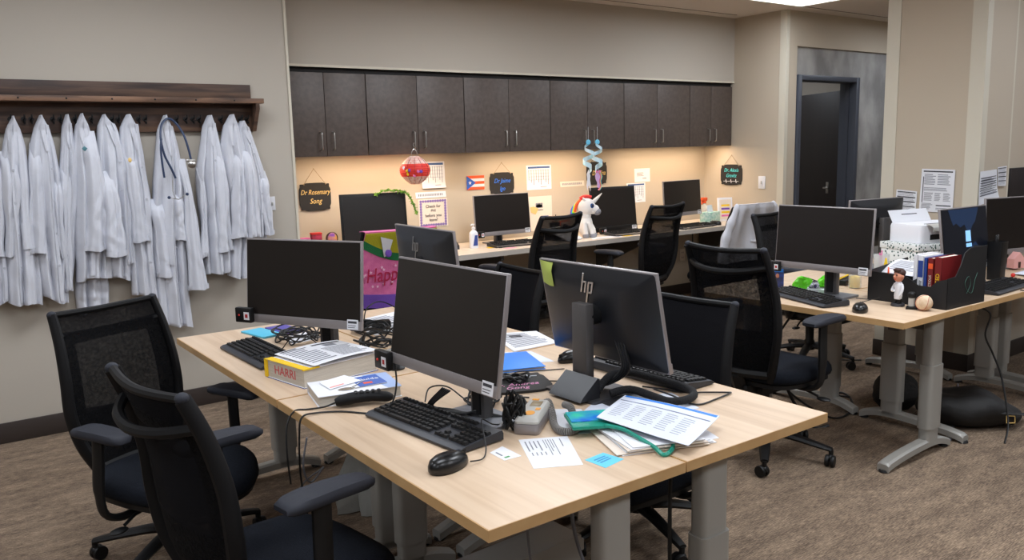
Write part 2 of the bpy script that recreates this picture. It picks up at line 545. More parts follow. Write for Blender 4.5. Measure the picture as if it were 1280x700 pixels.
# ---------------------------------------------------------------- lamps of the room
lens_m = mat('troffer_lens', (235, 240, 250), .5, emit=((228, 238, 255), 5.0), bump=(300, .02))
def area(name, loc, sx, sy, power, col, parent, rx=0., spread=None):
    ld = bpy.data.lights.new(name, 'AREA'); ld.shape = 'RECTANGLE'; ld.size = sx; ld.size_y = sy
    ld.energy = power; ld.color = col
    if spread: ld.spread = spread
    lo = bpy.data.objects.new(name, ld); COL.objects.link(lo)
    lo.location = loc; lo.rotation_euler = (rx, 0, 0); lo.parent = parent
    return lo
def troffer(x, y, label, k=1.):
    t = thing('ceiling_light', label, 'ceiling light', (x, y, CZ - .03), 0, 'recessed ceiling troffers')
    f = nb()
    for (a, c, d, e) in ((-.61, .61, -.305, -.285), (-.61, .61, .285, .305), (-.61, -.59, -.285, .285), (.59, .61, -.285, .285)):
        bx(a, c, d, e, 0, .03, f)
    obj('frame', f, trim_m, t)
    obj('diffuser', bx(-.59, .59, -.285, .285, .012, .02), lens_m, t)
    area('lamp', (0, 0, .008), 1.16, .56, TROFFER_POWER * k, (.93, .965, 1.0), t)
troffer(5.81, 4.215, 'recessed ceiling light panel near the grey door frame', 1.)
for k, y in enumerate((3.85, 1.5, -.8)):
    for x in (-1.51, .93, 3.37, 5.81, 8.25):
        if (k, x) != (0, 5.81):
            troffer(x, y, 'recessed ceiling light panel above the desks', {-1.51: 1., .93: 1., 3.37: 2.0, 5.81: .35, 8.25: .4}[x])
troffer(7.9, 6.8, 'recessed ceiling light panel in the hall behind the grey door frame', .5)

# ---------------------------------------------------------------- wall cabinets in the alcove
CB0, CB1 = 1.474, 2.062
def bar_handle(x, z0, z1, y):
    return tube(nb(), smooth_pts([(x, y, z0), (x, y - .026, z0 + .006), (x, y - .03, z0 + .02), (x, y - .03, z1 - .02), (x, y - .026, z1 - .006), (x, y, z1)], 3), .005)
cab_labels = ['dark wall cabinet beside the coat wall, leftmost of the row', 'dark wall cabinet with the red paper lantern hanging from its handle',
              'dark wall cabinet above the small striped flag', 'dark wall cabinet with the pale blue swirls hanging from its handles',
              'dark wall cabinet second from the right end of the row', 'dark wall cabinet at the right end of the row, narrowest']
for i, (x0, xm, x1) in enumerate(((2.05, 2.38, 2.69), (2.69, 3.095, 3.50), (3.50, 3.915, 4.33), (4.33, 4.73, 5.15), (5.15, 5.56, 5.985), (5.985, 6.28, 6.583))):
    t = thing('wall_cabinet', cab_labels[i], 'cabinet', ((x0 + x1) / 2, 5.54, CB0), 0, 'wall cabinets under the soffit')
    w = (x1 - x0) / 2 - .0015; mx = xm - (x0 + x1) / 2
    obj('body', bx(-w, w, -.148, .17, .032, CB1 - CB0), cab_in, t)
    for s, a, c in ((-1, -w + .002, mx - .002), (1, mx + .002, w - .002)):
        d = obj('door', bx(a, c, -.168, -.149, .002, CB1 - CB0 - .03, bev=.001), cab_m, t)
        obj('handle', bar_handle(mx + s * .045, .045, .165, -.168), chrome, d)

t = None
for i, (x, lab) in enumerate(((2.9, 'left one, by the signs'), (4.4, 'middle one, above the plush'), (5.9, 'right one, by the side wall'))):
    t = thing('under_cabinet_light', 'slim warm light strip fixed under the wall cabinets, ' + lab, 'light strip', (x, 5.47, CB0 + .008), 0, 'under cabinet light strips')
    obj('housing', bx(-.6, .6, -.03, .03, .006, .024), lgt_grey, t)
    obj('diffuser', bx(-.59, .59, -.025, .025, .001, .006), mat('strip_lens', (255, 226, 190), .5, emit=((255, 200, 130), 4.), bump=(100, .01)), t)
    area('lamp', (0, 0, -.001), 1.16, .05, STRIP_POWER * 3, (1., .77, .55), t)

# ---------------------------------------------------------------- worktop along the alcove
t = thing('worktop', 'long pale laminate worktop built in along the alcove wall', 'worktop', (4.31, 5.36, 0))
obj('top', bx(-2.27, 2.27, -.335, .34, .712, .75), pale_top, t)
obj('front_edge', bx(-2.27, 2.27, -.339, -.335, .712, .7495), pale_edge, t)
for x in (-2.2, -.7, .8, 2.2):
    q = nb(); prism(q, [(-.28, .71), (.335, .71), (.335, .42), (.28, .42), (-.28, .67)], x - .012, x + .012, Matrix(((0, 0, 1, 0), (1, 0, 0, 0), (0, 1, 0, 0), (0, 0, 0, 1))))
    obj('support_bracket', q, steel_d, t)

# ---------------------------------------------------------------- height adjustable desks
def make_desk():
    """local: length 1.206 along x, depth .602 along y, user at -y"""
    t = thing('desk', '', 'desk')
    obj('tabletop', bx(-.6, .6, -.298, .298, .682, .71), maple, t)
    e = nb()
    bx(-.602, .602, -.301, -.298, .6825, .7095, e); bx(-.602, .602, .298, .301, .6825, .7095, e)
    bx(-.602, -.6, -.298, .298, .6825, .7095, e); bx(.6, .602, -.298, .298, .6825, .7095, e)
    obj('edge_band', e, maple_edge, t)
    for s in (-1, 1):
        q = nb(); prism(q, rrect(.056, .100, .016, 3, s * .52, .12), .05, .68)
        l = obj('leg', q, steel, t)
        q = nb()
        prism(q, rrect(.068, .114, .02, 4, s * .52, .12), .13, .44)
        obj('leg_cover', q, steel, l)
        q = nb()
        pts = [(s * .52, -.27, .022), (s * .52, -.24, .035), (s * .52, -.1, .052), (s * .52, .1, .062), (s * .52, .2, .054), (s * .52, .285, .026)]
        rings = []
        for p in smooth_pts(pts, 4):
            rings.append([Vector((p.x + a, p.y, p.z + c)) for a, c in ((-.028, -.02), (.028, -.02), (.028, .008), (.018, .016), (-.018, .016), (-.028, .008))])
        stack(q, rings)
        obj('foot', q, steel, l)
        for yy in (-.26, .27):
            obj('foot_glide', lathe(nb(), [(.02, 0), (.024, .004), (.02, .012)], 12, T(s * .52, yy, 0)), blk, l)
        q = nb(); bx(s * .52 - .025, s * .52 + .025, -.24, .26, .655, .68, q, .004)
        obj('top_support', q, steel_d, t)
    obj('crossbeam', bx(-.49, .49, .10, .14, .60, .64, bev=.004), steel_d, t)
    return t
desk_proto = make_desk()
desks = [(1.215, 1.966, -90, 'near maple desk in the foreground with the black keyboard and mouse at its corner', 'maple desks of the foreground cluster'),
         (1.215, 3.178, -90, 'maple desk nearest the coat wall, with the thick yellow-cornered book on its edge', 'maple desks of the foreground cluster'),
         (1.822, 1.966, 90, 'foreground maple desk under the monitor seen from behind with a green note', 'maple desks of the foreground cluster'),
         (1.822, 3.178, 90, 'maple desk carrying the loose white papers beside the coat wall desk', 'maple desks of the foreground cluster'),
         (3.742, 2.463, -90, 'maple desk with the baseball and black desk organizer on it', 'maple desks by the column'),
         (4.647, 2.16, 0, 'maple desk behind the organizer, under the monitor with a lit blue screen', 'maple desks by the column'),
         (4.647, 2.766, 180, 'maple desk under the printer and spotted box beside the column', 'maple desks by the column'),
         (5.853, 2.16, 0, 'maple desk at the right picture edge in front of the column', 'maple desks by the column')]
for i, (x, y, rz, lab, g) in enumerate(desks):
    d = desk_proto if i == 0 else copy_tree(desk_proto)
    d.location = (x, y, 0); d.rotation_euler = (0, 0, R(rz)); d['label'] = lab; d['group'] = g

# ---------------------------------------------------------------- task chairs
BACK = [(.46, -.19), (.56, -.225), (.68, -.24), (.80, -.25), (.90, -.272), (.97, -.295), (1.04, -.325)]   # z, y
def back_y(z):
    for (a, ya), (b_, yb) in zip(BACK, BACK[1:]):
        if z <= b_:
            t = (z - a) / (b_ - a); return ya + (yb - ya) * t
    return BACK[-1][1]
HALF = [(.46, .165), (.56, .205), (.68, .228), (.80, .226), (.90, .219), (1.04, .208)]
def half_w(z):
    for (a, wa), (b_, wb) in zip(HALF, HALF[1:]):
        if z <= b_:
            t = (z - a) / (b_ - a); return wa + (wb - wa) * t
    return HALF[-1][1]
def back_surf(z0, z1, off=0., sag=.035):
    def f(u, v):
        z = z0 + (z1 - z0) * v; s = 2 * u - 1
        return (s * (half_w(z) - .008), back_y(z) - sag * (1 - s * s) + off, z)
    return f
def make_chair():
    t = thing('task_chair', '', 'chair')
    # seat cushion: superellipse rings
    def ring(k, z, dy=0):
        out = []
        for i in range(36):
            a = 2 * PI * i / 36
            c, s = math.cos(a), math.sin(a)
            p = 2 / 3.6
            x = .258 * k * math.copysign(abs(c) ** p, c); y = .252 * k * math.copysign(abs(s) ** p, s) + .040 + dy
            if y > .0: x *= 1 - .14 * (y / .26) ** 2
            zz = z - (.035 * max(0, (y - .12) / .14) ** 2 if y > .12 else 0)
            out.append(Vector((x, y, zz)))
        return out
    q = nb(); stack(q, [ring(.90, .412), ring(.97, .418), ring(1., .438), ring(.985, .462), ring(.93, .478), ring(.8, .484), ring(.5, .482), ring(.1, .480)])
    upper = [obj('seat', q, seat_m, t, ang=60)]
    q = nb(); stack(q, [ring(.86, .385), ring(.93, .392), ring(.93, .411)]); upper.append(obj('seat_pan', q, blk, t))
    q = nb(); box(q, (0, -.02, .36), (.17, .24, .06), None, .012); box(q, (0, -.14, .365), (.10, .14, .05), None, .01)
    upper.append(obj('tilt_mechanism', q, blk, t))
    for s in (-1, 1):
        q = nb(); tube(q, [(s * .08, .03 * s, .36), (s * .2, .04 * s, .352), (s * .25, .05 * s, .335)], .006)
        ball(q, (s * .275, .055 * s, .325), (.035, .022, .009), 12)
        upper.append(obj('lever', q, blk, t))
    # back
    for s in (-1, 1):
        pts = [(s * half_w(z), y, z) for z, y in [(.44, -.175)] + BACK]
        pts = smooth_pts(pts, 5)
        n = len(pts)
        rr = [.030 - .010 * i / n for i in range(n)]
        upper.append(obj('back_frame', tube(nb(), pts, rr, 10, flat=.7, up=(1, 0, 0)), blk_fr, t))
        q = nb(); ball(q, (s * .208, -.326, 1.042), (.017, .017, .014), 10)
        obj('corner_cap', q, pad_m, upper[-1])
    q = nb(); tube(q, smooth_pts([(-.205, -.325, 1.040), (-.1, -.343, 1.034), (0, -.350, 1.031), (.1, -.343, 1.034), (.205, -.325, 1.040)], 4), .012, 8)
    upper.append(obj('top_rail', q, blk_fr, t))
    q = nb(); tube(q, smooth_pts([(-.214, -.296, .965), (-.12, -.352, .948), (0, -.372, .940), (.12, -.352, .948), (.214, -.296, .965)], 4), .014, 8, flat=1., up=(0, 0, 1))
    upper.append(obj('lumbar_rail', q, blk_fr, t))
    q = nb(); tube(q, smooth_pts([(-.17, -.19, .46), (0, -.225, .455), (.17, -.19, .46)], 5), .024, 8)
    tube(q, smooth_pts([(0, -.14, .365), (0, -.19, .38), (0, -.225, .45)], 5), [.035] * 10 + [.028], 8)
    upper.append(obj('back_bracket', q, blk, t))
    def part_surf(u0, u1, z0, z1):
        f = back_surf(z0, z1)
        return lambda u, v: f(u0 + (u1 - u0) * u, v)
    q = nb(); sheet(q, part_surf(.14, .86, .67, .925), 10, 8, .003); sheet(q, part_surf(0, 1, .965, 1.035), 10, 3, .003)
    upper.append(obj('mesh_panel', q, mesh_hi, t))
    q = nb(); sheet(q, part_surf(0, 1, .465, .67), 10, 8, .003); sheet(q, part_surf(0, .14, .67, .965), 3, 8, .003); sheet(q, part_surf(.86, 1, .67, .965), 3, 8, .003); sheet(q, part_surf(.14, .86, .925, .965), 8, 2, .003)
    upper.append(obj('lower_back_panel', q, mesh_lo, t))
    # arms
    for s in (-1, 1):
        q = nb(); tube(q, smooth_pts([(s * .12, .0, .385), (s * .22, .0, .375), (s * .285, .0, .41), (s * .297, .0, .50), (s * .292, .005, .60), (s * .288, .01, .694)], 4), [.022] * 12 + [.027] * 9, 10, flat=.6, up=(1, 0, 0))
        a = obj('armrest', q, blk, t); upper.append(a)
        q = nb()
        prof = [(-.10, .030), (-.085, .041), (-.04, .046), (.04, .044), (.10, .040), (.145, .033), (.16, .018)]
        lo, hi = [], []
        for y, w in prof: lo.append((y, -w)); hi.append((y, w))
        out = [(x_, y_) for y_, x_ in lo] + [(x_, y_) for y_, x_ in hi[::-1]]
        def rg(k, z): return [Vector((s * .286 + px_ * k, .03 + (py_ - .03) * k, z - .35 * (py_ - .03) ** 2)) for px_, py_ in out]
        stack(q, [rg(.86, .690), rg(1., .698), rg(1., .710), rg(.9, .720), rg(.5, .722)])
        obj('arm_pad', q, pad_m, a, ang=50)
    # base
    q = nb(); lathe(q, [(.034, .09), (.04, .10), (.034, .15), (.028, .16), (.028, .26), (.018, .262), (.018, .35)], 16)
    obj('gas_cylinder', q, blk, t)
    for i in range(5):
        a = R(90 + 72 * i); c, s = math.cos(a), math.sin(a)
        q = nb(); pts = smooth_pts([(.02 * c, .02 * s, .118), (.12 * c, .12 * s, .112), (.24 * c, .24 * s, .092), (.315 * c, .315 * s, .078)], 4)
        tube(q, pts, [.034 - .016 * k / (len(pts) - 1) for k in range(len(pts))], 8, flat=.6, up=(0, 0, 1))
        tube(q, [(.312 * c, .312 * s, .08), (.312 * c, .312 * s, .05)], .011)
        l = obj('base_leg', q, blk, t)
        q = nb(); b_ = a + R(50 + 40 * (i % 3)); Mw = T(.312 * c, .312 * s, .028, rz=b_)
        for k in (-1, 1):
            lathe(q, [(.012, -.009), (.026, -.008), (.028, -.003), (.028, .003), (.026, .008), (.012, .009)], 16, Mw @ T(-.012, k * .013, 0) @ Matrix.Rotation(PI / 2, 4, 'X'))
        ball(q, (-.004, 0, .012), (.022, .02, .018), 10, Mw)
        obj('caster', q, blk, l)
    for u in upper: u['up'] = 1
    return t
chair_proto = make_chair()
def place_chair(x, y, face, dz, label, group, first=False, opaque=False, arm=(0, 0)):
    """face = heading of the sitter, degrees from +x"""
    c = chair_proto if first else copy_tree(chair_proto)
    c.location = (x, y, 0); c.rotation_euler = (0, 0, R(face - 90))
    c['label'] = label; c['group'] = group
    for ch in c.children:
        if 'up' in ch: ch.location.z = dz
        if ch.name.startswith('armrest'): ch.location.z += arm[0]; ch.location.y += arm[1]
        if opaque and ch.name.startswith(('mesh_panel', 'lower_back')):
            ch.data = ch.data.copy(); ch.data.materials.clear(); ch.data.materials.append(back_m)
    return c
G1, G2, G3 = 'task chairs around the foreground desks', 'task chairs by the right hand desks', 'task chairs along the alcove worktop'
place_chair(.745, 2.14, 9, -.075, 'black mesh task chair in the left foreground seen from behind, cut by the picture bottom', G1, arm=(.045, -.05))
place_chair(.715, 3.17, -67, -.10, 'black mesh task chair in front of the hanging white coats, turned toward the camera', G1, arm=(-.03, 0))
place_chair(2.19, 2.22, 184, -.155, 'black task chair with solid back right of the monitor with the green note', G1, opaque=True)
place_chair(2.22, 3.44, 176, -.155, 'black task chair with solid back showing between the two foreground monitors', G1, opaque=True)
place_chair(3.262, 2.432, 1, 0., 'black mesh task chair facing the desk with the baseball, armrest touching the desk edge', G2)
place_chair(4.92, 3.32, -85, -.035, 'black mesh task chair half hidden behind the large monitor, beside the coat covered chair', G2)
place_chair(4.70, 4.80, 99, .0, 'black mesh task chair at the worktop right of the unicorn plush', G3, arm=(-.02, 0))
place_chair(3.46, 4.60, 103, .01, 'black mesh task chair at the worktop left of the unicorn plush', G3)
place_chair(5.72, 4.74, 84, -.07, 'black task chair under the draped white coat at the worktop right end', G3)
place_chair(2.32, 4.66, 90, .0, 'black task chair under the pink fleece cover, left end of the worktop', G3)
def drop(o):
    for c in list(o.children): drop(c)
    bpy.data.objects.remove(o)
drop(chair_proto)
for o in bpy.data.objects:
    if 'up' in o: del o['up']

# ---------------------------------------------------------------- monitors
def hp_mark(parent, M, s, m):
    """slanted four bar roundel-less letter mark, built from bars"""
    q = nb()
    sh = .38
    def bar(x0, z0, z1, w=.012):
        prism(q, [(x0 + sh * z0 - w / 2, z0), (x0 + sh * z0 + w / 2, z0), (x0 + sh * z1 + w / 2, z1), (x0 + sh * z1 - w / 2, z1)], 0, .004)
    bar(-.030, -.035, .085); bar(.0, -.035, .035); bar(.024, -.095, .035); bar(.054, -.03, .035)
    prism(q, [(-.018, .026), (.018, .026), (.016, .036), (-.014, .036)], 0, .004)
    prism(q, [(.034, .026), (.068, .026), (.066, .036), (.038, .036)], 0, .004)
    prism(q, [(.012, -.036), (.044, -.036), (.047, -.026), (.015, -.026)], 0, .004)
    return obj('maker_mark', q, m, parent, M @ Matrix.Diagonal((s, s, s, 1)))
def monitor(label, x, y, zd, rz, tilt, zb, soff=.07, w=.539, h=.326, style='slim', group=None, base_d=.20, mark=False, sticker=True, neck=True, mz_=.74, topk=.62):
    t = thing('monitor', label, 'monitor', (x, y, zd), R(rz), group)
    P_ = Matrix.Translation((0, 0, zb)) @ Matrix.Rotation(-R(tilt), 4, 'X')
    slim = style == 'slim'
    chin = .034 if slim else .05
    bz = .006 if slim else .018
    rim = silver if slim else blk
    q = nb(); bx(-w / 2, w / 2, 0, .014, 0, h, q, .003)
    obj('frame', q, rim, t, P_)
    q = nb(); r0 = [Vector((a, .014, b_ + h / 2)) for a, b_ in rrect(w - .008, h - .008, .01)]
    r1 = [Vector((a, .030, b_ + h / 2)) for a, b_ in rrect(w - .10, h - .07, .02)]
    r2 = [Vector((a, .040, b_ + h / 2)) for a, b_ in rrect(w - .26, h - .13, .02)]
    stack(q, [r0, r1, r2]); hs = obj('back_housing', q, hous_m, t, P_, ang=20)
    obj('screen', bx(-w / 2 + bz, w / 2 - bz, -.002, .001, chin, h - bz), scr_m, t, P_)
    obj('lower_bezel', bx(-w / 2 + .001, w / 2 - .001, -.004, .001, .001, chin - .001, bev=.001), silver if slim else blk_gloss, t, P_)
    if sticker:
        s = obj('asset_label', bx(w / 2 - .06, w / 2 - .012, -.0052, -.0040, .004, .040), white_m, t, P_)
        q = nb(); bx(w / 2 - .056, w / 2 - .018, -.0057, -.0052, .026, .034, q); bx(w / 2 - .056, w / 2 - .022, -.0057, -.0052, .017, .019, q); bx(w / 2 - .056, w / 2 - .026, -.0057, -.0052, .010, .012, q)
        obj('label_print', q, ink, s, P_)
    if mark:
        hp_mark(hs, P_ @ basis(Vector((mark, .0405, h * mz_)), (-1, 0, 0), (0, 1, 0)), .56, chrome)
    if neck:
        top = zb + h * topk
        q = nb(); bx(-.034, .034, soff + .002, soff + .036, .01, top, q, .004)
        n = obj('stand_column', q, column_m if slim else blk, t)
        obj('column_channel', bx(-.018, .018, soff - .003, soff + .004, .02, top - .03), blk, n)
        q = nb(); my = math.sin(R(tilt)) * h * .5 + .03; mz = zb + h * .5 * math.cos(R(tilt))
        tube(q, [(0, my, mz), (0, max(soff + .01, my + .02), mz)], .035, 12)
        obj('hinge', q, blk, n)
        q = nb(); prism(q, rrect(.235, base_d, .012, 3, 0, soff + .02 - base_d * .18), 0.001, .010)
        obj('base_plate', q, base_silver if slim else blk, t)
    return t, P_
G4 = 'slim silver framed monitors'
monitor('dark silver framed monitor nearest the hanging coats, above the yellow-cornered book', 1.168, 2.957, .71, -61.4, 5.2, .147, .14, group=G4)
monitor('large dark monitor in the foreground centre above the near keyboard', 1.170, 1.975, .71, -87.6, 8.5, .150, .13, group=G4)
m3, P3 = monitor('monitor seen from behind with a green sticky note on its top corner', 1.836, 1.981, .71, 91.4, 11.5, .096, .105, group=G4, mark=.02, base_d=.2, mz_=.80)
q = nb(); prism(q, [(.142, .010), (.225, .010), (.215, .022), (.150, .075), (.142, .070)], -.095, .055, Matrix(((0, 0, 1, 0), (1, 0, 0, 0), (0, 1, 0, 0), (0, 0, 0, 1)))); obj('base_riser', q, hous_m, m3)
for ch in m3.children:
    if ch.name.startswith('base_plate'): ch.data.materials.clear(); ch.data.materials.append(silver_d)
m4, P4 = monitor('monitor seen from behind in front of the pink chair cover', 1.888, 3.199, .71, 88.1, 5.7, .131, .055, group=G4, mark=.04, topk=.4)
obj('asset_label', bx(.215, .245, .0145, .0160, .290, .318), white_m, m4, P4)
monitor('thick framed black monitor with a green garland on its corner, left end of the worktop', 2.72, 5.38, .75, -9, 5, .06, .08, w=.49, h=.40, style='old', group='thick framed black monitors')
monitor('silver framed monitor on the worktop beside the lotion bottle', 3.86, 5.40, .75, 0, 5, .07, .07, group=G4)
monitor('thick framed black monitor behind the unicorn plush on the worktop', 5.03, 5.36, .75, -4, 6, .012, .08, w=.50, h=.39, style='old', group='thick framed black monitors')
monitor('silver framed monitor at the right end of the worktop by the tissue box', 5.80, 5.27, .75, 4.5, 4, .10, .07, group=G4)
monitor('large monitor on the desk with the baseball, facing the mesh chair', 3.712, 2.457, .71, -89.2, 4, .138, .09, group=G4)
monitor('monitor seen from behind with a white tag, beside the column and the grey door frame', 4.86, 2.86, .71, 172, 3, .13, .07, w=.485, h=.30, group=G4)
r3, PR3 = monitor('monitor with a dim blue mountain picture on its lit screen', 4.668, 2.18, .71, -3, 7.5, .072, .07, w=.46, h=.345, group=G4)
monitor('dark monitor cut off by the right picture edge', 5.43, 2.25, .71, -14, 4, .085, .08, w=.539, h=.345, group=G4)
# picture on the lit screen
scr_a = mat('screen_picture_dark', (12, 14, 20), .3, emit=((14, 18, 28), .6), bump=(4, .001))
scr_b = mat('screen_picture_blue', (24, 36, 58), .3, emit=((40, 66, 104), .32), bump=(4, .001))
scr_c = mat('screen_picture_bright', (150, 200, 240), .3, emit=((120, 176, 226), .8), bump=(4, .001))
def scr_poly(pts, m, d, name='screen_picture'):
    q = nb(); prism(q, pts, 0, .0004)
    return obj(name, q, m, r3, PR3 @ basis((0, -.0025 - d, 0), (1, 0, 0), (0, -1, 0)))
scr_poly([(-.22, .04), (.22, .04), (.22, .335), (-.22, .335)], scr_a, 0)
scr_poly([(-.12, .25), (-.09, .26), (-.05, .235), (-.01, .25), (.03, .19), (.07, .24), (.10, .26), (.14, .335), (-.16, .335), (-.14, .29)], scr_b, .0006)
scr_poly([(.0, .04), (.02, .10), (.05, .135), (.09, .15), (.12, .12), (.13, .07), (.09, .04)], scr_b, .0006)
scr_poly([(-.005, .155), (.045, .155), (.045, .215), (-.005, .215)], scr_c, .0012)
scr_poly([(-.005, .125), (.05, .125), (.05, .145), (-.005, .145)], scr_c, .0012)
# sticky note on the back of monitor 3
q = nb(); sheet(q, lambda u, v: (.262 - .078 * u, .0165 + .022 * min(1, u * 1.35) * min(1, .4 + v * 2), .322 - .080 * v), 6, 6, .0005)
o = obj('sticky_note', q, green_note, None, m3.matrix_basis @ P3); o.location = (0, 0, 0)
tag(o, 'yellow green sticky note on the back corner of a monitor', 'sticky note'); center(o)

# card readers clipped to monitors
def reader(label, M, s=1.):
    t = thing('card_reader', label, 'card reader', M.translation, 0, 'small black card readers on monitors')
    A = Matrix.Translation(-M.translation) @ M
    obj('body', box(nb(), (0, 0, 0), (.078 * s, .022, .058 * s), A, .004), blk, t)
    obj('white_label', box(nb(), (.018 * s, -.0115, -.002), (.026 * s, .001, .030 * s), A), white_m, t)
    obj('red_symbol', box(nb(), (.018 * s, -.0123, -.002), (.013 * s, .001, .014 * s), A, .0003), mat('symbol_red', (176, 40, 44), .5, bump=(40, .01)), t)
    q = nb(); ball(q, (-.018 * s, -.0115, .0), .004, 8, A); obj('indicator', q, red_m, t)
    return t
reader('black card reader with white square on the monitor nearest the coats', T(1.03, 3.187, .886, R(-61)))
reader('black card reader with white square at the lower left of the foreground monitor', T(1.145, 2.257, .866, R(-87)))
reader('black card reader on the corner of the silver monitor beside the lotion bottle', T(3.62, 5.385, .84, 0), .9)
reader('black card reader under the large monitor by the mesh chair', T(3.70, 2.72, .85, R(-89)), .9)
reader('black card reader at the base of the thick framed monitor by the plush', T(4.83, 5.30, .782, 0), .9)

# ---------------------------------------------------------------- keyboards and mice
def make_keyboard():
    t = thing('keyboard', '', 'keyboard')
    q = nb()
    pr = [(-.078, .004), (-.078, .010), (-.066, .016), (-.055, .017), (.062, .030), (.074, .030), (.078, .022), (.078, .004)]
    rings = [[Vector((x, y * k, z)) for y, z in pr] for x, k in ((-.2285, .97), (-.224, 1), (.224, 1), (.2285, .97))]
    stack(q, rings); obj('case', q, case_m, t)
    q = nb()
    def key(x, y, w, d=.0155):
        z = .017 + (y + .055) * .111
        a = [Vector((x + sx * w / 2, y + sy * d / 2, z)) for sx, sy in ((-1, -1), (1, -1), (1, 1), (-1, 1))]
        c = [Vector((x + sx * (w / 2 - .0022), y + sy * (d / 2 - .002), z + .0075)) for sx, sy in ((-1, -1), (1, -1), (1, 1), (-1, 1))]
        stack(q, [a, c])
    p = .0192
    for r in range(5):
        y = -.046 + r * p
        if r == 0:
            xs = [(-.204, .023), (-.180, .022), (-.156, .022), (-.087, .110), (-.018, .022), (.006, .022), (.030, .022), (.053, .022)]
            for x, w in xs: key(x, y, w)
        else:
            off = [0, .012, .008, .004, 0][r]
            key(-.205 + off / 2 - .002, y, .018 + off)
            n = 12 if r < 4 else 13
            for i in range(n): key(-.185 + off + i * p, y, .0165)
            key(.058 + off / 4, y, .022 + (.008 - off / 2))
    for i in range(16):
        key(-.205 + i * .0178 + (.008 * (i // 4)), .058, .0145, .013)
    for i in range(3):
        key(.0955 + i * .0185, -.046, .0165)
        for r in (3, 4): key(.0955 + i * .0185, -.046 + r * p, .0165)
        key(.0955 + i * .0185, .058, .0165, .013)
    key(.114, -.046 + p, .0165)
    for i in range(4):
        for r in range(5): key(.158 + i * .0185, -.046 + r * p, .0165)
    obj('keys', q, blk, t)
    q = nb()
    for x in (-.19, .19): bx(x - .012, x + .012, .05, .062, 0, .006, q); bx(x - .012, x + .012, -.07, -.06, 0, .006, q)
    obj('feet', q, blk, t)
    return t
kb = make_keyboard()
for i, (x, y, z, rz, lab) in enumerate((
        (1.157, 2.005, .71, -84, 'black keyboard in the foreground below the centre monitor'),
        (1.078, 3.205, .71, -89, 'black keyboard at the desk end nearest the coat wall'),
        (2.022, 2.00, .71, 92, 'black keyboard under the monitor with the green sticky note'),
        (3.625, 2.475, .71, -108, 'black keyboard on the desk with the baseball'),
        (4.60, 1.975, .71, 3, 'black keyboard in front of the lit blue screen'),
        (3.86, 5.235, .75, -4, 'black keyboard on the worktop in front of the silver monitor beside the lotion bottle'),
        (5.02, 5.165, .75, -2, 'black keyboard on the worktop beside the unicorn plush'),
        (5.79, 5.135, .75, 2, 'black keyboard at the right end of the worktop'))):
    k = kb if i == 0 else copy_tree(kb)
    k.location = (x, y, z); k.rotation_euler = (0, 0, R(rz)); k['label'] = lab; k['group'] = 'black keyboards'
def make_mouse():
    t = thing('computer_mouse', '', 'mouse')
    q = nb()
    def rg(k, z, dy=0):
        return [Vector((.031 * k * math.cos(a) * (1 - .12 * math.sin(a)), .057 * k * math.sin(a) + dy, z)) for a in [2 * PI * i / 24 for i in range(24)]]
    stack(q, [rg(.92, 0), rg(1, .006), rg(.98, .016, -.001), rg(.86, .027, -.004), rg(.62, .034, -.007), rg(.3, .037, -.009), rg(.05, .0375, -.009)])
    obj('body', q, blk_gloss, t, ang=70)
    q = nb(); lathe(q, [(.008, -.003), (.010, -.002), (.010, .002), (.008, .003)], 14, T(0, .030, .026) @ Matrix.Rotation(PI / 2, 4, 'Y'))
    obj('scroll_wheel', q, pad_m, t)
    q = nb(); box(q, (0, .040, .024), (.0012, .03, .012)); obj('button_seam', q, blk, t)
    return t
ms = make_mouse()
for i, (x, y, z, rz, lab) in enumerate((
        (1.035, 1.712, .71, -76, 'black mouse at the near desk corner in front of the foreground keyboard'),
        (3.545, 2.13, .71, -60, 'black mouse on the desk near the baseball'),
        (6.10, 5.15, .75, 0, 'black mouse at the right end of the worktop'),
        (1.955, 2.325, .71, 92, 'black mouse behind the stand of the monitor with the green note'))):
    k = ms if i == 0 else copy_tree(ms)
    k.location = (x, y, z); k.rotation_euler = (0, 0, R(rz)); k['label'] = lab; k['group'] = 'black computer mice'; k.scale = (1.12,) * 3

# ---------------------------------------------------------------- coat rack and white coats
t = thing('coat_rack', 'long dark stained wooden coat rack with shelf above the white coats', 'coat rack', (.4, 5.06, 1.636))
def rk(x0, x1, y0, y1, z0, z1, bev=.002): return bx(x0 - .4, x1 - .4, y0 - 5.06, y1 - 5.06, z0 - 1.636, z1 - 1.636, bev=bev)
obj('upper_board', rk(-1.2, 1.775, 5.072, 5.098, 1.826, 1.915), rack_wood, t)
obj('lower_board', rk(-1.2, 1.79, 5.072, 5.098, 1.640, 1.800), rack_wood, t)
obj('shelf', rk(-1.22, 1.815, 4.965, 5.098, 1.800, 1.829), rack_edge, t)
for x in (1.765, .3 - 1.2):
    q = nb(); prism(q, [(-.005, 1.800), (-.115, 1.800), (-.115, 1.77), (-.03, 1.640), (-.005, 1.640)], x, x + .022, Matrix(((0, 0, 1, 0), (1, 0, 0, 0), (0, 1, 0, 0), (0, 0, 0, 1))))
    obj('bracket', q, rack_wood, t, Matrix.Translation((-.4, 5.082 - 5.06, -1.636)))
q = nb()
for i in range(13):
    x = -1.0 + i * .22; ball(q, (x - .4, 4.964 - 5.06, 1.815 - 1.636), (.005, .003, .005), 8)
obj('nail_heads', q, blk, t)
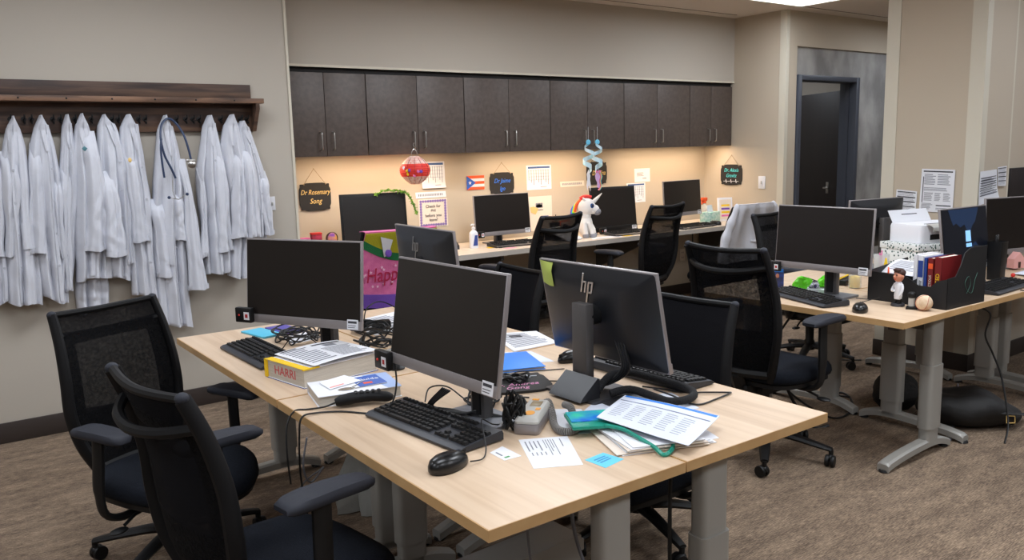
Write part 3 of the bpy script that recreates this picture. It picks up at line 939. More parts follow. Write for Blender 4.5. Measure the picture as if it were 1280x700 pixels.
for x in (.566, .60, .70, .735, .805, .885, .99, 1.02, 1.125, 1.16, 1.33, 1.38, 1.42, 1.455, 1.58, 1.70, 1.735, .505, .42, .645, .77, .838, .95, 1.075, 1.268, 1.518, 1.643, 1.695):
    q = nb(); x_ = x - .4
    lathe(q, [(.004, 0), (.013, .001), (.013, .004), (.005, .005)], 12, T(x_, .012, 1.712 - 1.636) @ Matrix.Rotation(PI / 2, 4, 'X'))
    tube(q, smooth_pts([(x_, .008, .076), (x_, -.02, .075), (x_, -.034, .084), (x_, -.036, .098)], 3), .004)
    tube(q, smooth_pts([(x_, .008, .066), (x_, -.010, .055), (x_, -.022, .052), (x_, -.026, .062)], 3), .004)
    obj('hook', q, blk, t)
COATS = [
  ('Z', 0.05, [(1.605, 0.395, 0.429), (1.505, 0.364, 0.436), (1.304, 0.336, 0.433), (1.102, 0.308, 0.416), (0.937, 0.298, 0.409), (0.762, 0.287, 0.406)], (0.757, 0.771), [[(1.504, 0.412, 0.44), (1.302, 0.377, 0.433), (1.008, 0.354, 0.406)]]) ,
  ('A', 0.06, [(1.72, 0.501, 0.529), (1.664, 0.477, 0.545), (1.583, 0.452, 0.562), (1.462, 0.429, 0.564), (1.257, 0.418, 0.558), (1.007, 0.407, 0.562), (0.754, 0.392, 0.556)], (0.764, 0.735), [[(1.543, 0.44, 0.507), (1.381, 0.424, 0.516), (1.218, 0.421, 0.489), (1.008, 0.41, 0.457)]]) ,
  ('B', 0.05, [(1.725, 0.623, 0.66), (1.663, 0.602, 0.68), (1.581, 0.573, 0.698), (1.458, 0.557, 0.704), (1.249, 0.543, 0.699), (0.994, 0.548, 0.69), (0.744, 0.556, 0.681)], (0.777, 0.723), [[(1.582, 0.573, 0.635), (1.376, 0.548, 0.625), (1.013, 0.509, 0.6)], [(1.414, 0.663, 0.704), (1.204, 0.65, 0.695), (0.976, 0.658, 0.681)]]) ,
  ('C', 0.05, [(1.729, 0.75, 0.78), (1.663, 0.732, 0.789), (1.538, 0.712, 0.796), (1.327, 0.688, 0.784), (1.073, 0.652, 0.751), (0.791, 0.617, 0.701)], (0.796, 0.803), [[(1.496, 0.708, 0.761), (1.2, 0.687, 0.733), (0.796, 0.668, 0.706)]]) ,
  ('D', 0.09, [(1.734, 0.815, 0.853), (1.663, 0.796, 0.866), (1.536, 0.777, 0.889), (1.365, 0.757, 0.921), (1.149, 0.744, 0.917), (0.845, 0.723, 0.881)], (0.845, 0.858), [[(1.641, 0.814, 0.883), (1.493, 0.811, 0.901), (1.278, 0.803, 0.913), (1.005, 0.773, 0.888)], [(1.426, 0.887, 0.951), (1.23, 0.885, 0.974), (0.965, 0.873, 0.982)]]) ,
  ('E', 0.05, [(1.73, 0.919, 0.967), (1.662, 0.901, 1.013), (1.533, 0.889, 1.034), (1.272, 0.873, 1.035), (1.052, 0.861, 1.023), (0.839, 0.85, 1.004)], (0.857, 0.822), [[(1.575, 0.973, 1.029), (1.269, 0.978, 1.035), (0.913, 0.978, 1.02)]]) ,
  ('K', 0.03, [(1.063, 0.751, 0.893), (0.888, 0.727, 0.893), (0.653, 0.713, 0.888)], (0.652, 0.681), []) ,
  ('F', 0.08, [(1.73, 1.043, 1.092), (1.661, 1.021, 1.111), (1.53, 1.005, 1.133), (1.31, 0.998, 1.147), (1.042, 0.999, 1.141), (0.718, 1.003, 1.139)], (0.735, 0.7), [[(1.531, 1.017, 1.091), (1.311, 1.022, 1.097), (1.033, 1.023, 1.111)]]) ,
  ('G', 0.07, [(1.727, 1.239, 1.282), (1.638, 1.214, 1.305), (1.526, 1.196, 1.322), (1.347, 1.16, 1.338), (1.166, 1.144, 1.327), (0.983, 1.133, 1.316), (0.742, 1.125, 1.314), (0.543, 1.122, 1.316)], (0.566, 0.496), [[(1.261, 1.127, 1.203), (1.032, 1.141, 1.219), (0.82, 1.136, 1.232)], [(1.3, 1.242, 1.312), (1.024, 1.245, 1.32)], [(1.48, 1.3, 1.34), (1.297, 1.312, 1.365), (1.019, 1.298, 1.383), (0.73, 1.301, 1.401)]]) ,
  ('H', 0.06, [(1.727, 1.486, 1.531), (1.636, 1.456, 1.552), (1.522, 1.429, 1.571), (1.42, 1.407, 1.577), (1.196, 1.403, 1.578), (1.007, 1.406, 1.573), (0.81, 1.409, 1.568)], (0.8, 0.816), [[(1.544, 1.485, 1.568), (1.288, 1.483, 1.576), (0.936, 1.474, 1.573)], [(1.422, 1.407, 1.448), (1.153, 1.403, 1.44), (0.911, 1.375, 1.425)]]) ,
  ('I', 0.09, [(1.732, 1.61, 1.662), (1.658, 1.577, 1.68), (1.542, 1.549, 1.7), (1.377, 1.555, 1.717), (1.187, 1.569, 1.722), (0.994, 1.559, 1.708), (0.768, 1.542, 1.682)], (0.776, 0.76), [[(1.542, 1.605, 1.676), (1.282, 1.586, 1.671), (1.011, 1.56, 1.661)], [(1.517, 1.66, 1.732), (1.278, 1.671, 1.739), (1.008, 1.661, 1.739)]]) ,
  ('J', 0.05, [(1.695, 1.674, 1.721), (1.635, 1.66, 1.746), (1.516, 1.66, 1.786), (1.397, 1.671, 1.812), (1.228, 1.677, 1.82), (1.015, 1.681, 1.799)], (1.01, 1.0), [[(1.395, 1.748, 1.822), (1.226, 1.755, 1.83), (1.01, 1.779, 1.84)]]) ,
]

def cloth_shell(rows, hem, yb, depth, seed, folds=5, nu=44, nv=60, sleeve=False):
    """closed hanging cloth: rows = (z, x left, x right) from the hook down"""
    rnd = random.Random(seed)
    ph = [rnd.uniform(0, 6.28) for _ in range(8)]
    zs = [r[0] for r in rows]
    z_top = zs[0] + .006
    skew = rnd.uniform(-.5, .5)
    def at(z):
        if z >= zs[0]: return rows[0][1], rows[0][2]
        for a, b_ in zip(rows, rows[1:]):
            if z >= b_[0]:
                t_ = (a[0] - z) / max(a[0] - b_[0], 1e-6)
                return a[1] + (b_[1] - a[1]) * t_, a[2] + (b_[2] - a[2]) * t_
        return rows[-1][1], rows[-1][2]
    def pt(u, v, side):
        zb = hem[0] * (1 - u) + hem[1] * u + (.004 if sleeve else .008) * math.sin(7 * u + ph[0])
        zl = z_top + (zb - z_top) * v
        zq = z_top + ((hem[0] + hem[1]) / 2 - z_top) * v
        l = r = 0
        for d in (-.02, 0, .02):
            a, b_ = at(zq + d); l += a / 3; r += b_ / 3
        dome = 1. if sleeve else min(1, .18 + .82 * min(1, v / .05) ** .75)
        m_ = (l + r) / 2
        l = m_ + (l - m_) * dome; r = m_ + (r - m_) * dome
        x = l + (r - l) * u
        w = r - l
        s = max(0., 1 - abs(2 * u - 1) ** 2.4) ** .5
        if sleeve:
            dp = min(depth, .45 * w) * min(1, v * 6 + .15)
            yo = .032 * max(0, 1 - v * 4.5)
        else:
            dp = max(min(depth, .25 * w + .02), .060 * max(0, 1 - v * 7) ** .5 if v < .14 else 0)
            yo = 0
        fa = min(.026, w * .13) * min(1, v * 2.6)
        # pleats fan out from the hook; peaks are sharper than valleys
        c = 2 * PI * folds * (u + skew * .12 * v)
        y = yb + yo - side * dp * s
        if side > 0:
            f1 = abs(math.sin(c / 2 + ph[1] + .7 * math.sin(2.2 * v + ph[2]))) ** .8 * 2 - 1
            f2 = math.sin(1.7 * c + ph[3] + 2.4 * v) * .35
            # slanting creases
            cr = math.sin(26 * v + (9 + 3 * skew) * u + ph[4]) * math.exp(-((v - .35 - .3 * math.sin(ph[5])) / .16) ** 2) * .35
            cr += math.sin(34 * v - 7 * u + ph[6]) * math.exp(-((v - .8) / .12) ** 2) * .2
            y -= fa * (f1 + f2 + cr) * (.2 + .8 * s)
        edge = .0035 * math.sin(13 * v + ph[3]) * (2 * u - 1)
        return Vector((x + edge, y, zl))
    q = nb()
    rings = []
    for j in range(nv + 1):
        v = (j / nv) if sleeve or j > 3 else (0, .004, .012, .026)[j]
        ring = [pt(i / nu, v, 1) for i in range(nu + 1)]
        ring += [pt(1 - i / 10, v, -.10) + Vector((0, .003, 0)) for i in range(1, 10)]
        rings.append(ring)
    if sleeve:
        # turned cuff at the hem
        for dz, k in ((.0, 1.10), (.028, 1.10)):
            base = [pt(i / nu, 1, 1) for i in range(nu + 1)] + [pt(1 - i / 10, 1, -.10) + Vector((0, .003, 0)) for i in range(1, 10)]
            c0 = sum(base, Vector()) / len(base)
            rings.append([Vector((c0.x + (p.x - c0.x) * k, c0.y + (p.y - c0.y) * k - .001, p.z + dz)) for p in base])
        stack(q, rings, caps=False)
        return q, pt
    stack(q, rings)
    return q, pt
def patch(pt, u0, u1, v0, v1, off=.004, th=.0025, taper=0.):
    def f(u, v):
        vv = v0 + (v1 - v0) * v; a = u0 + taper * v; uu = a + (u1 - a) * u
        p = pt(uu, vv, 1); return Vector((p.x, p.y - off, p.z))
    return sheet(nb(), f, 8, 24, -th)
coat_labels = {'Z': 'white coat at the far left picture edge, only its right side in view', 'A': 'white coat leftmost of those fully on the rack, hanging from the first visible hook',
  'B': 'white coat second from the left with two sleeves hanging in front', 'C': 'narrow white coat third from the left under a narrow peak',
  'D': 'white coat with a small teal pin and broad sleeves, fourth from the left', 'E': 'white coat with a wide sloping collar, fifth from the left',
  'K': 'white coat hanging lowest behind the mesh chair, only its skirt showing', 'F': 'white coat with a gold pin and rolled cuff, left of the stethoscope',
  'G': 'long open white coat with the navy stethoscope around its collar', 'H': 'white coat leftmost of the separate group of three at the right',
  'I': 'white coat in the middle of the separate group of three at the right', 'J': 'white coat at the right end of the rack beside the wall corner'}
for i, (k, layer, rows, hem, sleeves) in enumerate(COATS):
    yb = 5.066 - layer * .25
    seed = ord(k)
    g = None
    if k == 'K': yb = 5.09
    q, cpt = cloth_shell(rows, hem, yb, .035 + layer * .45, seed, folds=2.5)
    o = obj('white_coat', q, coat_m, None, ang=80)
    tag(o, coat_labels[k], 'coat', 'white coats on the rack')
    # shoulder seam and placket
    for s_i, sr in enumerate(sleeves):
        zs = sr[-1][0]
        q, spt = cloth_shell(sr, (zs, zs + .004), yb - .016 - layer * .42 - .012 * s_i, .045, seed + 11 * (s_i + 1), folds=1.5, nu=26, nv=40, sleeve=True)
        sl = obj('sleeve', q, coat_m, o, ang=80)
        w = sr[-1][2] - sr[-1][1]
        xm = (sr[-1][1] + sr[-1][2]) / 2
    if k != 'K':
        f = {'A': .34, 'B': .62, 'C': .5, 'D': .42, 'E': .66, 'F': .68, 'G': .55, 'H': .5, 'I': .44, 'J': .6, 'Z': .8}[k]
        obj('placket', patch(cpt, f, f + .13, .10, .985), coat_m, o, ang=80)
        obj('collar', patch(cpt, f - .30, f + .03, .045, .19, .007, .003, .26), coat_m, o, ang=80)
        obj('collar', patch(cpt, f + .42, f + .10, .05, .17, .007, .003, -.26), coat_m, o, ang=80)
        if k in 'ADGEH':
            obj('pocket', patch(cpt, f - .36 if f > .5 else f + .2, f - .06 if f > .5 else f + .5, .56, .70, .005, .003), coat_m, o, ang=80)
        for n_ in range(4):
            p = cpt(f + .065, .28 + .17 * n_, 1)
            q = nb(); lathe(q, [(.002, 0), (.0065, .001), (.0065, .003), (.002, .0035)], 10, T(p.x, p.y - .008, p.z) @ Matrix.Rotation(PI / 2, 4, 'X'))
            obj('button', q, coat_line, o)
    center(o)
# collar points on the coat with the stethoscope
# pins
q = nb(); box(q, (0, 0, 0), (.020, .004, .020), T(.815, 4.925, 1.553, ry=R(40)), .001); tag(center(obj('pin', q, mat('teal_pin', (70, 120, 130), .5, bump=(40, .01)))), 'small teal square pin on a white coat', 'pin')
q = nb(); ball(q, (1.033, 4.93, 1.487), (.010, .004, .013), 10); tag(center(obj('pin', q, gold_m)), 'small gold pin on a white coat', 'pin')
# stethoscope
t = thing('stethoscope', 'navy stethoscope hanging around the collar of a long white coat', 'stethoscope', (1.27, 4.97, 1.5))
def stp(pts): return [(x - 1.27, y - 4.97, z - 1.5) for x, y, z in pts]
obj('tubing', tube(nb(), smooth_pts(stp([(1.262, 4.925, 1.38), (1.245, 4.925, 1.43), (1.215, 4.93, 1.51), (1.205, 4.94, 1.60), (1.222, 4.965, 1.675), (1.265, 4.99, 1.712), (1.305, 4.985, 1.685), (1.332, 4.95, 1.62), (1.345, 4.925, 1.54), (1.352, 4.915, 1.475)]), 6), .0062, 8), navy_m, t)
obj('tubing', tube(nb(), smooth_pts(stp([(1.205, 4.93, 1.60), (1.196, 4.922, 1.54), (1.196, 4.918, 1.46), (1.20, 4.915, 1.385)]), 6), .0058, 8), navy_m, t)
q = nb(); lathe(q, [(.004, -.008), (.022, -.006), (.024, 0), (.018, .006), (.006, .012)], 18, T(*stp([(1.352, 4.905, 1.455)])[0]) @ Matrix.Rotation(PI / 2, 4, 'X'))
box(q, stp([(1.345, 4.905, 1.475)])[0], (.05, .014, .016), None, .003)
obj('chest_piece', q, chrome, t)
q = nb(); tube(q, stp([(1.215, 4.905, 1.275), (1.262, 4.90, 1.262), (1.31, 4.905, 1.288)]), .0025); tube(q, stp([(1.24, 4.91, 1.37), (1.235, 4.905, 1.31), (1.25, 4.90, 1.264)]), .0022)
obj('ear_tubes', q, chrome, t)
for p in ((1.213, 4.905, 1.275), (1.312, 4.905, 1.289)):
    q = nb(); ball(q, stp([p])[0], .009, 10); obj('ear_tip', q, navy_m, t)
# small wall plate
t = thing('wall_plate', 'small white plate on the coat wall beside the last coat', 'wall plate', (1.868, 5.096, 1.155))
obj('plate', bx(-.020, .020, -.006, .004, 0, .085, bev=.002), white_m, t)
obj('toggle', bx(-.004, .004, -.014, -.006, .03, .05, bev=.001), lgt_grey, t)

# ---------------------------------------------------------------- signs and papers on the alcove wall
def plaque(label, M, w, h, loopz, paint, group='black scalloped name plaques'):
    t = thing('name_plaque', label, 'sign', M.translation, 0, group)
    A = Matrix.Translation(-M.translation) @ M
    pts = []
    n = 64
    for i in range(n):
        a = 2 * PI * i / n
        c, s = math.cos(a), math.sin(a)
        p = 2 / 7
        x = w / 2 * math.copysign(abs(c) ** p, c); y = h / 2 * math.copysign(abs(s) ** p, s)
        k = 1 + .034 * math.cos(8 * a)
        pts.append((x * k, y * k))
    q = nb(); prism(q, pts, 0, .008, A); obj('board', q, slate_m, t)
    q = nb()
    tube(q, [A @ Vector(p) for p in ((-w * .36, h * .46, .010), (0, loopz, .005))], .0016, 6); tube(q, [A @ Vector(p) for p in ((w * .36, h * .46, .010), (0, loopz, .005))], .0016, 6)
    ball(q, A @ Vector((0, loopz, .004)), .004, 8)
    for s in (-1, 1): ball(q, A @ Vector((s * w * .36, h * .46, .010)), .005, 8)
    obj('hanging_twine', q, twine, t)
    for s, size, x, y, m, shr, sx in paint:
        text(s, size, A @ T(x, y, .0085), m, t, shr, sx=sx)
    return t, A
def WB(x, z, off=.002): return basis((x, 5.715 - off, z), (1, 0, 0), (0, -1, 0))
cyan_pt = mat('cyan_paint', (80, 214, 220), .5, bump=(80, .02))
bluep = mat('blue_paint', (48, 122, 236), .5, bump=(80, .02))
plaque('black scalloped plaque lettered in gold, leftmost on the alcove wall', WB(2.415, 1.190), .232, .195, .20, [('Dr Rosemary', .050, 0, .032, gold_m, .3, .82), ('Song', .052, 0, -.032, gold_m, .3, .9)])
plaque('black scalloped plaque lettered in bright blue beside the striped flag', WB(4.07, 1.215), .24, .175, .17, [('Dr Jaime', .052, 0, .02, bluep, .3, .9), ('Igo', .05, 0, -.045, bluep, .3, .9)])
plaque('black scalloped plaque behind the pale blue hanging swirls', WB(5.13, 1.26), .235, .20, .16, [('Dr Nina', .06, .02, .0, gold_m, .3, .8)])
ps, A = plaque('black scalloped plaque lettered in cyan on the side wall above the white coated chair', basis((6.588, 5.368, 1.193), (0, -1, 0), (-1, 0, 0)), .25, .195, .19,
               [('Dr. Alexis', .05, 0, .045, cyan_pt, .3, .85), ('Gravitz', .05, 0, -.008, cyan_pt, .3, .85)])
def pulse(t, A, x0, x1, y, m, k=1.):
    n = 3; pts = []
    for i in range(n):
        a = x0 + (x1 - x0) * i / n; w = (x1 - x0) / n
        pts += [(a, y), (a + w * .4, y), (a + w * .47, y + .02 * k), (a + w * .55, y - .018 * k), (a + w * .62, y)]
    pts.append((x1, y))
    q = nb(); tube(q, [A @ Vector((px_, py_, .009)) for px_, py_ in pts], .002, 5); return obj('pulse_line', q, m, t)
pulse(ps, A, -.09, .09, -.062, white_m)

def wpage(name, label, cat, x0, x1, z0, z1, ls=(), m=None, group=None, lift=None, sk=0.):
    Y = 5.7135
    return page(name, label, cat, (x0, Y, z1), (x1, Y, z1 + sk), (x1 + .004, Y, z0 + sk), (x0 + .004, Y, z0), ls, m, group, .0012, lift)
def cal_lines():
    L = [(.06, .05, .94, .13, ink_b)]
    for k in range(9):
        L.append((.08 + k * .098, .18, .10 + k * .098, .60 + .2 * ((k * 7) % 3) / 2, ink_l))
    for k in range(4): L.append((.08, .2 + k * .13, .92, .208 + k * .13, ink_b))
    L.append((.55, .88, .8, .90, ink_l))
    return L
curl = lambda u, v: .02 * max(0, v - .7) ** 1.5 * 3
wpage('wall_chart', 'printed calendar sheet with blue header behind the red lantern', 'paper', 3.30, 3.515, 1.206, 1.413, cal_lines(), lift=curl, group='calendar sheets')
wpage('wall_chart', 'printed calendar sheet with blue header above the open poster', 'paper', 4.33, 4.60, 1.143, 1.352, cal_lines(), group='calendar sheets')
wpage('wall_chart', 'printed calendar sheet partly hidden behind the thick framed monitor', 'paper', 5.506, 5.75, .965, 1.150, cal_lines(), group='calendar sheets')
wpage('paper_strip', 'narrow white paper strip above the purple bordered notice', 'paper', 3.242, 3.519, 1.131, 1.178, [(.08 + .055 * i, .3, .11 + .055 * i, .7, MATS['grey_ink']) for i in range(15)], group='narrow paper strips')
wpage('paper_strip', 'narrow white paper strip left of the hanging swirls', 'paper', 4.70, 4.98, 1.153, 1.20, [(.08 + .055 * i, .3, .11 + .055 * i, .7, orange_m if i % 4 == 9 else MATS['grey_ink']) for i in range(15)], m=cream_m, group='narrow paper strips')
o = wpage('notice', 'notice with a purple scalloped border reading Check for PHI before you leave', 'notice', 3.262, 3.528, .90, 1.122, m=cream_m)
lil = mat('lilac_ink', (132, 112, 172), .7, bump=(40, .02))
q = nb()
NM = basis((3.397, 5.7110, 1.011), (1, 0, 0), (0, -1, 0))
for x, y in [(-.112 + .0224 * i, s * .094) for i in range(11) for s in (-1, 1)] + [(s * .112, -.094 + .0209 * i) for i in range(1, 9) for s in (-1, 1)]:
    lathe(q, [(.011, 0), (.011, .0008)], 10, NM @ T(x, y, 0))
b_ = obj('scalloped_border', q, lil, None); 
def under(child, par):
    child.parent = par; child.data.transform(Matrix.Translation(-Vector(par.location)))
under(b_, o)
for s, sz, y in (('Check for', .034, .052), ('PHI', .030, .018), ('before you', .034, -.020), ('leave!', .034, -.055)):
    c_ = text(s, sz, NM @ T(0, y, .0004), ink, None); under(c_, o)
o = wpage('poster', 'white poster with small yellow figures behind the left mesh chair', 'poster', 4.328, 4.602, .79, 1.086, [(.35, .2, .62, .34, MATS['grey_ink']), (.37, .215, .60, .325, MATS['white_paper']), (.42, .235, .52, .265, MATS['black_ink']), (.38, .39, .64, .41, MATS['black_ink']), (.55, .58, .85, .60, MATS['blue_ink'])], m=cream_m)
tan_c = mat('figure_yellow', (226, 190, 120), .7, bump=(40, .02))
q = nb(); prism(q, [(0, 0), (.05, -.02), (.085, .03), (.03, .05), (-.01, .045)], 0, .0008, basis((4.37, 5.7105, .95), (1, 0, 0), (0, -1, 0))); c_ = obj('printed_figure', q, tan_c); under(c_, o)
wpage('note', 'small handwritten white note high on the wall above the right monitors', 'paper', 5.607, 5.812, 1.156, 1.283, lines(4, .15, .6, .3, .6, MATS['grey_ink']) + [(.5, .72, .75, .76, MATS['black_ink'])])
# flag
t = thing('flag_card', 'small flag card with red and white stripes and a blue triangle with star', 'flag', (3.806, 5.711, 1.231))
q = nb()
for i in range(5):
    pass
fw, fh = .173, .114
for i in range(5):
    q = nb(); bx(-fw / 2, fw / 2, -.0016, 0, -fh / 2 + i * fh / 5, -fh / 2 + (i + 1) * fh / 5, q); obj('stripe', q, orange_m if i % 2 == 0 else white_m, t)
FM = basis((0, -.0018, 0), (1, 0, 0), (0, -1, 0))
q = nb(); prism(q, [(-fw / 2, -fh / 2), (-fw / 2 + .088, 0), (-fw / 2, fh / 2)], 0, .0008, FM); obj('triangle', q, mat('flag_blue', (44, 96, 190), .6, bump=(40, .02)), t)
q = nb(); prism(q, [((.018 if i % 2 == 0 else .0075) * math.sin(2 * PI * i / 10) - fw / 2 + .032, (.018 if i % 2 == 0 else .0075) * math.cos(2 * PI * i / 10)) for i in range(10)], .0009, .0016, FM); obj('star', q, white_m, t)
# switch and outlets
t = thing('light_switch', 'white rocker light switch on the side wall of the alcove', 'light switch', (6.589, 5.010, 1.066))
obj('plate', bx(-.007, 0, -.038, .038, 0, .118, bev=.002), white_m, t); obj('toggle', bx(-.013, -.007, -.006, .006, .045, .075, bev=.001), lgt_grey, t)
for x, lab in ((6.27, 'outlet on the alcove wall under the worktop, right one'), (5.96, 'outlet on the alcove wall under the worktop behind the mesh chair')):
    t = thing('wall_outlet', 'pale ' + lab, 'outlet', (x, 5.714, .345), 0, 'outlets under the worktop')
    obj('plate', bx(-.038, .038, -.007, 0, 0, .118, bev=.002), cream_m, t)
    for z in (.034, .084):
        q = nb(); bx(-.012, -.008, -.0085, -.007, z - .006, z + .006, q); bx(.008, .012, -.0085, -.007, z - .006, z + .006, q); obj('socket', q, ink, t)
# papers on the column
def tbl(n): return [(.06, .06 + i * (.88 / n), .94, .06 + i * (.88 / n) + .045, ink) for i in range(0, n, 1) if i % 2 == 0] + lines(n * 2, .08, .9, .12, .95, ink_l, .2, .3)
X = 5.4335
page('posted_sheet', 'small posted table sheet with dark bars on the column beside the door', 'paper', (X, 3.035, 1.163), (X, 2.893, 1.153), (X, 2.897, 1.011), (X, 3.043, 1.016), tbl(8), None, 'sheets posted on the column')
L = [(.06, .04, .94, .07, ink), (.06, .18, .085, .78, ink)]
for (a, c, d, e, n) in ((.1, .45, .12, .38, 7), (.5, .9, .12, .38, 7), (.12, .4, .55, .75, 7), (.44, .64, .55, .75, 7), (.7, .92, .55, .75, 7), (.06, .4, .80, .95, 6), (.5, .92, .90, .96, 2), (.1, .92, .43, .52, 3)): L += lines(n, a, c, d, e, ink_l)
L.append((.5, .83, .94, .855, ink))
page('posted_sheet', 'large posted sheet of small print on the column face left of its corner', 'paper', (X, 2.868, 1.302), (X, 2.652, 1.296), (X, 2.656, 1.020), (X, 2.875, 1.023), L, None, 'sheets posted on the column')
Y = 2.5035
page('posted_sheet', 'curling posted sheet with dark lines on the column right of its corner', 'paper', (5.444, Y, 1.285), (5.660, Y, 1.293), (5.690, Y, 1.10), (5.438, Y, 1.075), [(.05, .2 + .075 * i, .95, .225 + .075 * i, ink) for i in range(8)] + lines(14, .1, .9, .22, .78, ink_l), None, 'sheets posted on the column', lift=lambda u, v: .03 * max(0, v - .6) * (.3 + u))
page('posted_sheet', 'posted table sheet at the right edge of the column', 'paper', (5.672, Y, 1.305), (5.795, Y, 1.31), (5.80, Y, 1.182), (5.69, Y, 1.185), tbl(8), None, 'sheets posted on the column')
t = thing('wood_board', 'dark brown board on the wall behind the monitor at the right picture edge', 'board', (6.35, 2.54, .76)); obj('panel', bx(-.43, .43, -.012, .008, 0, .53, bev=.003), door_m, t); obj('ledge', bx(-.43, .43, -.03, -.012, 0, .02, bev=.003), door_m, t)

# ---------------------------------------------------------------- hanging lantern and swirls
t = thing('paper_lantern', 'round red and white paper lantern hanging from a cabinet handle', 'lantern', (3.012, 5.30, 1.25))
q = nb()
def lr(f): return .108 * math.sin(PI * (.06 + .88 * f)) ** .75 * (1 + .015 * math.cos(2 * PI * 14 * f))
lathe(q, [(lr(i / 56), .012 + .20 * i / 56) for i in range(57)], 28); 
me_l = obj('shade', q, mat('lantern_floral', (236, 214, 204), .6, noise=((228, 158, 142), 60, 2), bump=(40, .02)), t, ang=60)
q = nb(); 
lathe(q, [(lr(i / 56) + .0012, .012 + .20 * i / 56) for i in range(16, 42)], 28); obj('red_band', q, mat('lantern_red', (226, 66, 50), .6, noise=((214, 40, 34), 8, 2), stretch=(1, 1, 6)), t, ang=60)
q = nb()
for i in range(5):
    a = R(-150 + 30 * i)
    tube(q, [(1.01 * lr(k / 20) * math.cos(a), 1.01 * lr(k / 20) * math.sin(a), .012 + .2 * k / 20) for k in range(1, 20)], .0014, 5)
obj('rib_lines', q, dkred, t)
rnd = random.Random(3)
for i in range(7):
    a = R(-165 + rnd.uniform(0, 70)); f = rnd.uniform(.3, .65); r_ = lr(f) + .002
    q = nb(); ball(q, (r_ * math.cos(a), r_ * math.sin(a), .012 + .2 * f), (.014, .003, .012), 8); obj('flower_patch', q, (yel_p, purple_m, pink_m, white_m)[i % 4], t)
q = nb(); tube(q, smooth_pts([(-.026, 0, .208), (-.018, 0, .245), (0, 0, .262), (.018, 0, .245), (.026, 0, .208)], 4), .0028)
tube(q, smooth_pts([(0, 0, .262), (.002, -.004, .275), (-.006, -.004, .285), (-.004, -.002, .30), (.006, 0, .306)], 4), .0022)
obj('hanger', q, chrome, t)
swirl_m = mat('swirl_foil', (150, 208, 230), .4, noise=((226, 240, 246), 18, 2), bump=(60, .05))
def swirl(x, label, ph, col):
    t = thing('hanging_swirl', label, 'decoration', (x, 5.27, 1.14), 0, 'hanging swirl decorations')
    q = nb()
    q2 = []
    for i in range(61):
        f = i / 60; r_ = .012 + .034 * math.sin(PI * min(1, f * 1.05)) ; a = ph + f * 2 * PI * 1.9
        q2.append((f, r_, a))
    sheet(q, lambda u, v: ((.014 + .036 * math.sin(PI * u)) * math.cos(ph + u * 4 * PI) , (.014 + .036 * math.sin(PI * u)) * math.sin(ph + u * 4 * PI), .39 - .23 * u + (.022 + .026 * u) * (v - .5)), 60, 2, .0008)
    obj('spiral', q, swirl_m, t, ang=80)
    q = nb(); ball(q, (0, 0, .395), (.026, .004, .022), 12); obj('top_disc', q, mat('sky_blue_card', (110, 196, 228), .5, bump=(40, .02)), t)
    q = nb(); tube(q, [(0, 0, .39), (0, .0, .52)], .0012, 5); tube(q, [(.012, 0, .17), (.012, 0, .1)], .001, 5); obj('thread', q, white_m, t)
    return t
s1 = swirl(4.645, 'pale blue hanging swirl with a white horse cutout, left of the pair', .4, 0)
q = nb(); prism(q, [(-.015, .02), (-.025, -.03), (-.012, -.075), (-.006, -.035), (.006, -.035), (.016, -.08), (.022, -.03), (.014, .015), (.018, .05), (.0, .10), (-.02, .065)], -.001, .001, basis((0, 0, .07), (1, 0, 0), (0, -1, 0))); obj('cutout', q, white_m, s1)
s2 = swirl(4.745, 'pale blue hanging swirl with a pink pony head cutout, right of the pair', 2.6, 0)
PM = basis((.005, -.002, .07), (1, 0, 0), (0, -1, 0))
q = nb(); prism(q, [(-.035, .05), (-.03, .02), (-.012, -.01), (-.014, -.05), (.02, -.06), (.03, -.01), (.028, .05), (.01, .085), (-.015, .08)], -.001, .001, PM); obj('cutout', q, mat('card_lilac', (206, 170, 214), .6, bump=(40, .02)), s2)
for k, (m_, x) in enumerate(((yel_p, .020), (cyan_p, .028), (pink_m, .012))):
    q = nb(); tube(q, smooth_pts([PM @ Vector(p) for p in ((x - .012, .075, .002), (x + .012, .04, .002), (x - .002, .0, .002), (x + .008, -.04, .002), (x - .014, -.075, .002))], 4), .005, 6, flat=.4); obj('mane_streak', q, m_, s2)
q = nb(); ball(q, (-.012, -.003, .15), (.012, .002, .012), 8); ball(q, (.022, -.003, .15), (.012, .002, .012), 8); obj('bow', q, pink_m, s2)

# ---------------------------------------------------------------- things on the worktop
t = thing('plush_unicorn', 'white unicorn plush toy with rainbow mane sitting on the worktop', 'plush toy', (4.60, 5.27, .75), R(-34)); t.scale = (1.04, 1.04, 1.04)
q = nb()
ball(q, (0, 0, .10), (.062, .052, .095), 18); ball(q, (.012, -.01, .245), (.072, .055, .072), 18)
ball(q, (.062, -.012, .225), (.052, .042, .040), 16); ball(q, (.0, 0, .175), (.05, .045, .05), 14)
obj('body', q, plush, t, ang=80)
q = nb(); ball(q, (.096, -.014, .205), (.032, .036, .030), 14); obj('muzzle', q, grey_pl, t, ang=80)
q = nb(); tube(q, [(.07, -.012, .285), (.10, -.014, .315), (.135, -.016, .35)], [.017, .012, .003], 10); obj('horn', q, plush, t)
for x, s in ((.035, -1), (.055, .25)):
    q = nb(); ball(q, (.05, -.055 if s < 0 else .04, .255), (.017, .010, .019), 12); e_ = obj('eye', q, mat('eye_blue', (20, 70, 130), .15, bump=(10, .01)), t)
    q = nb(); ball(q, (.053, -.064 if s < 0 else .049, .257), (.008, .005, .009), 10); obj('pupil', q, blk_gloss, e_)
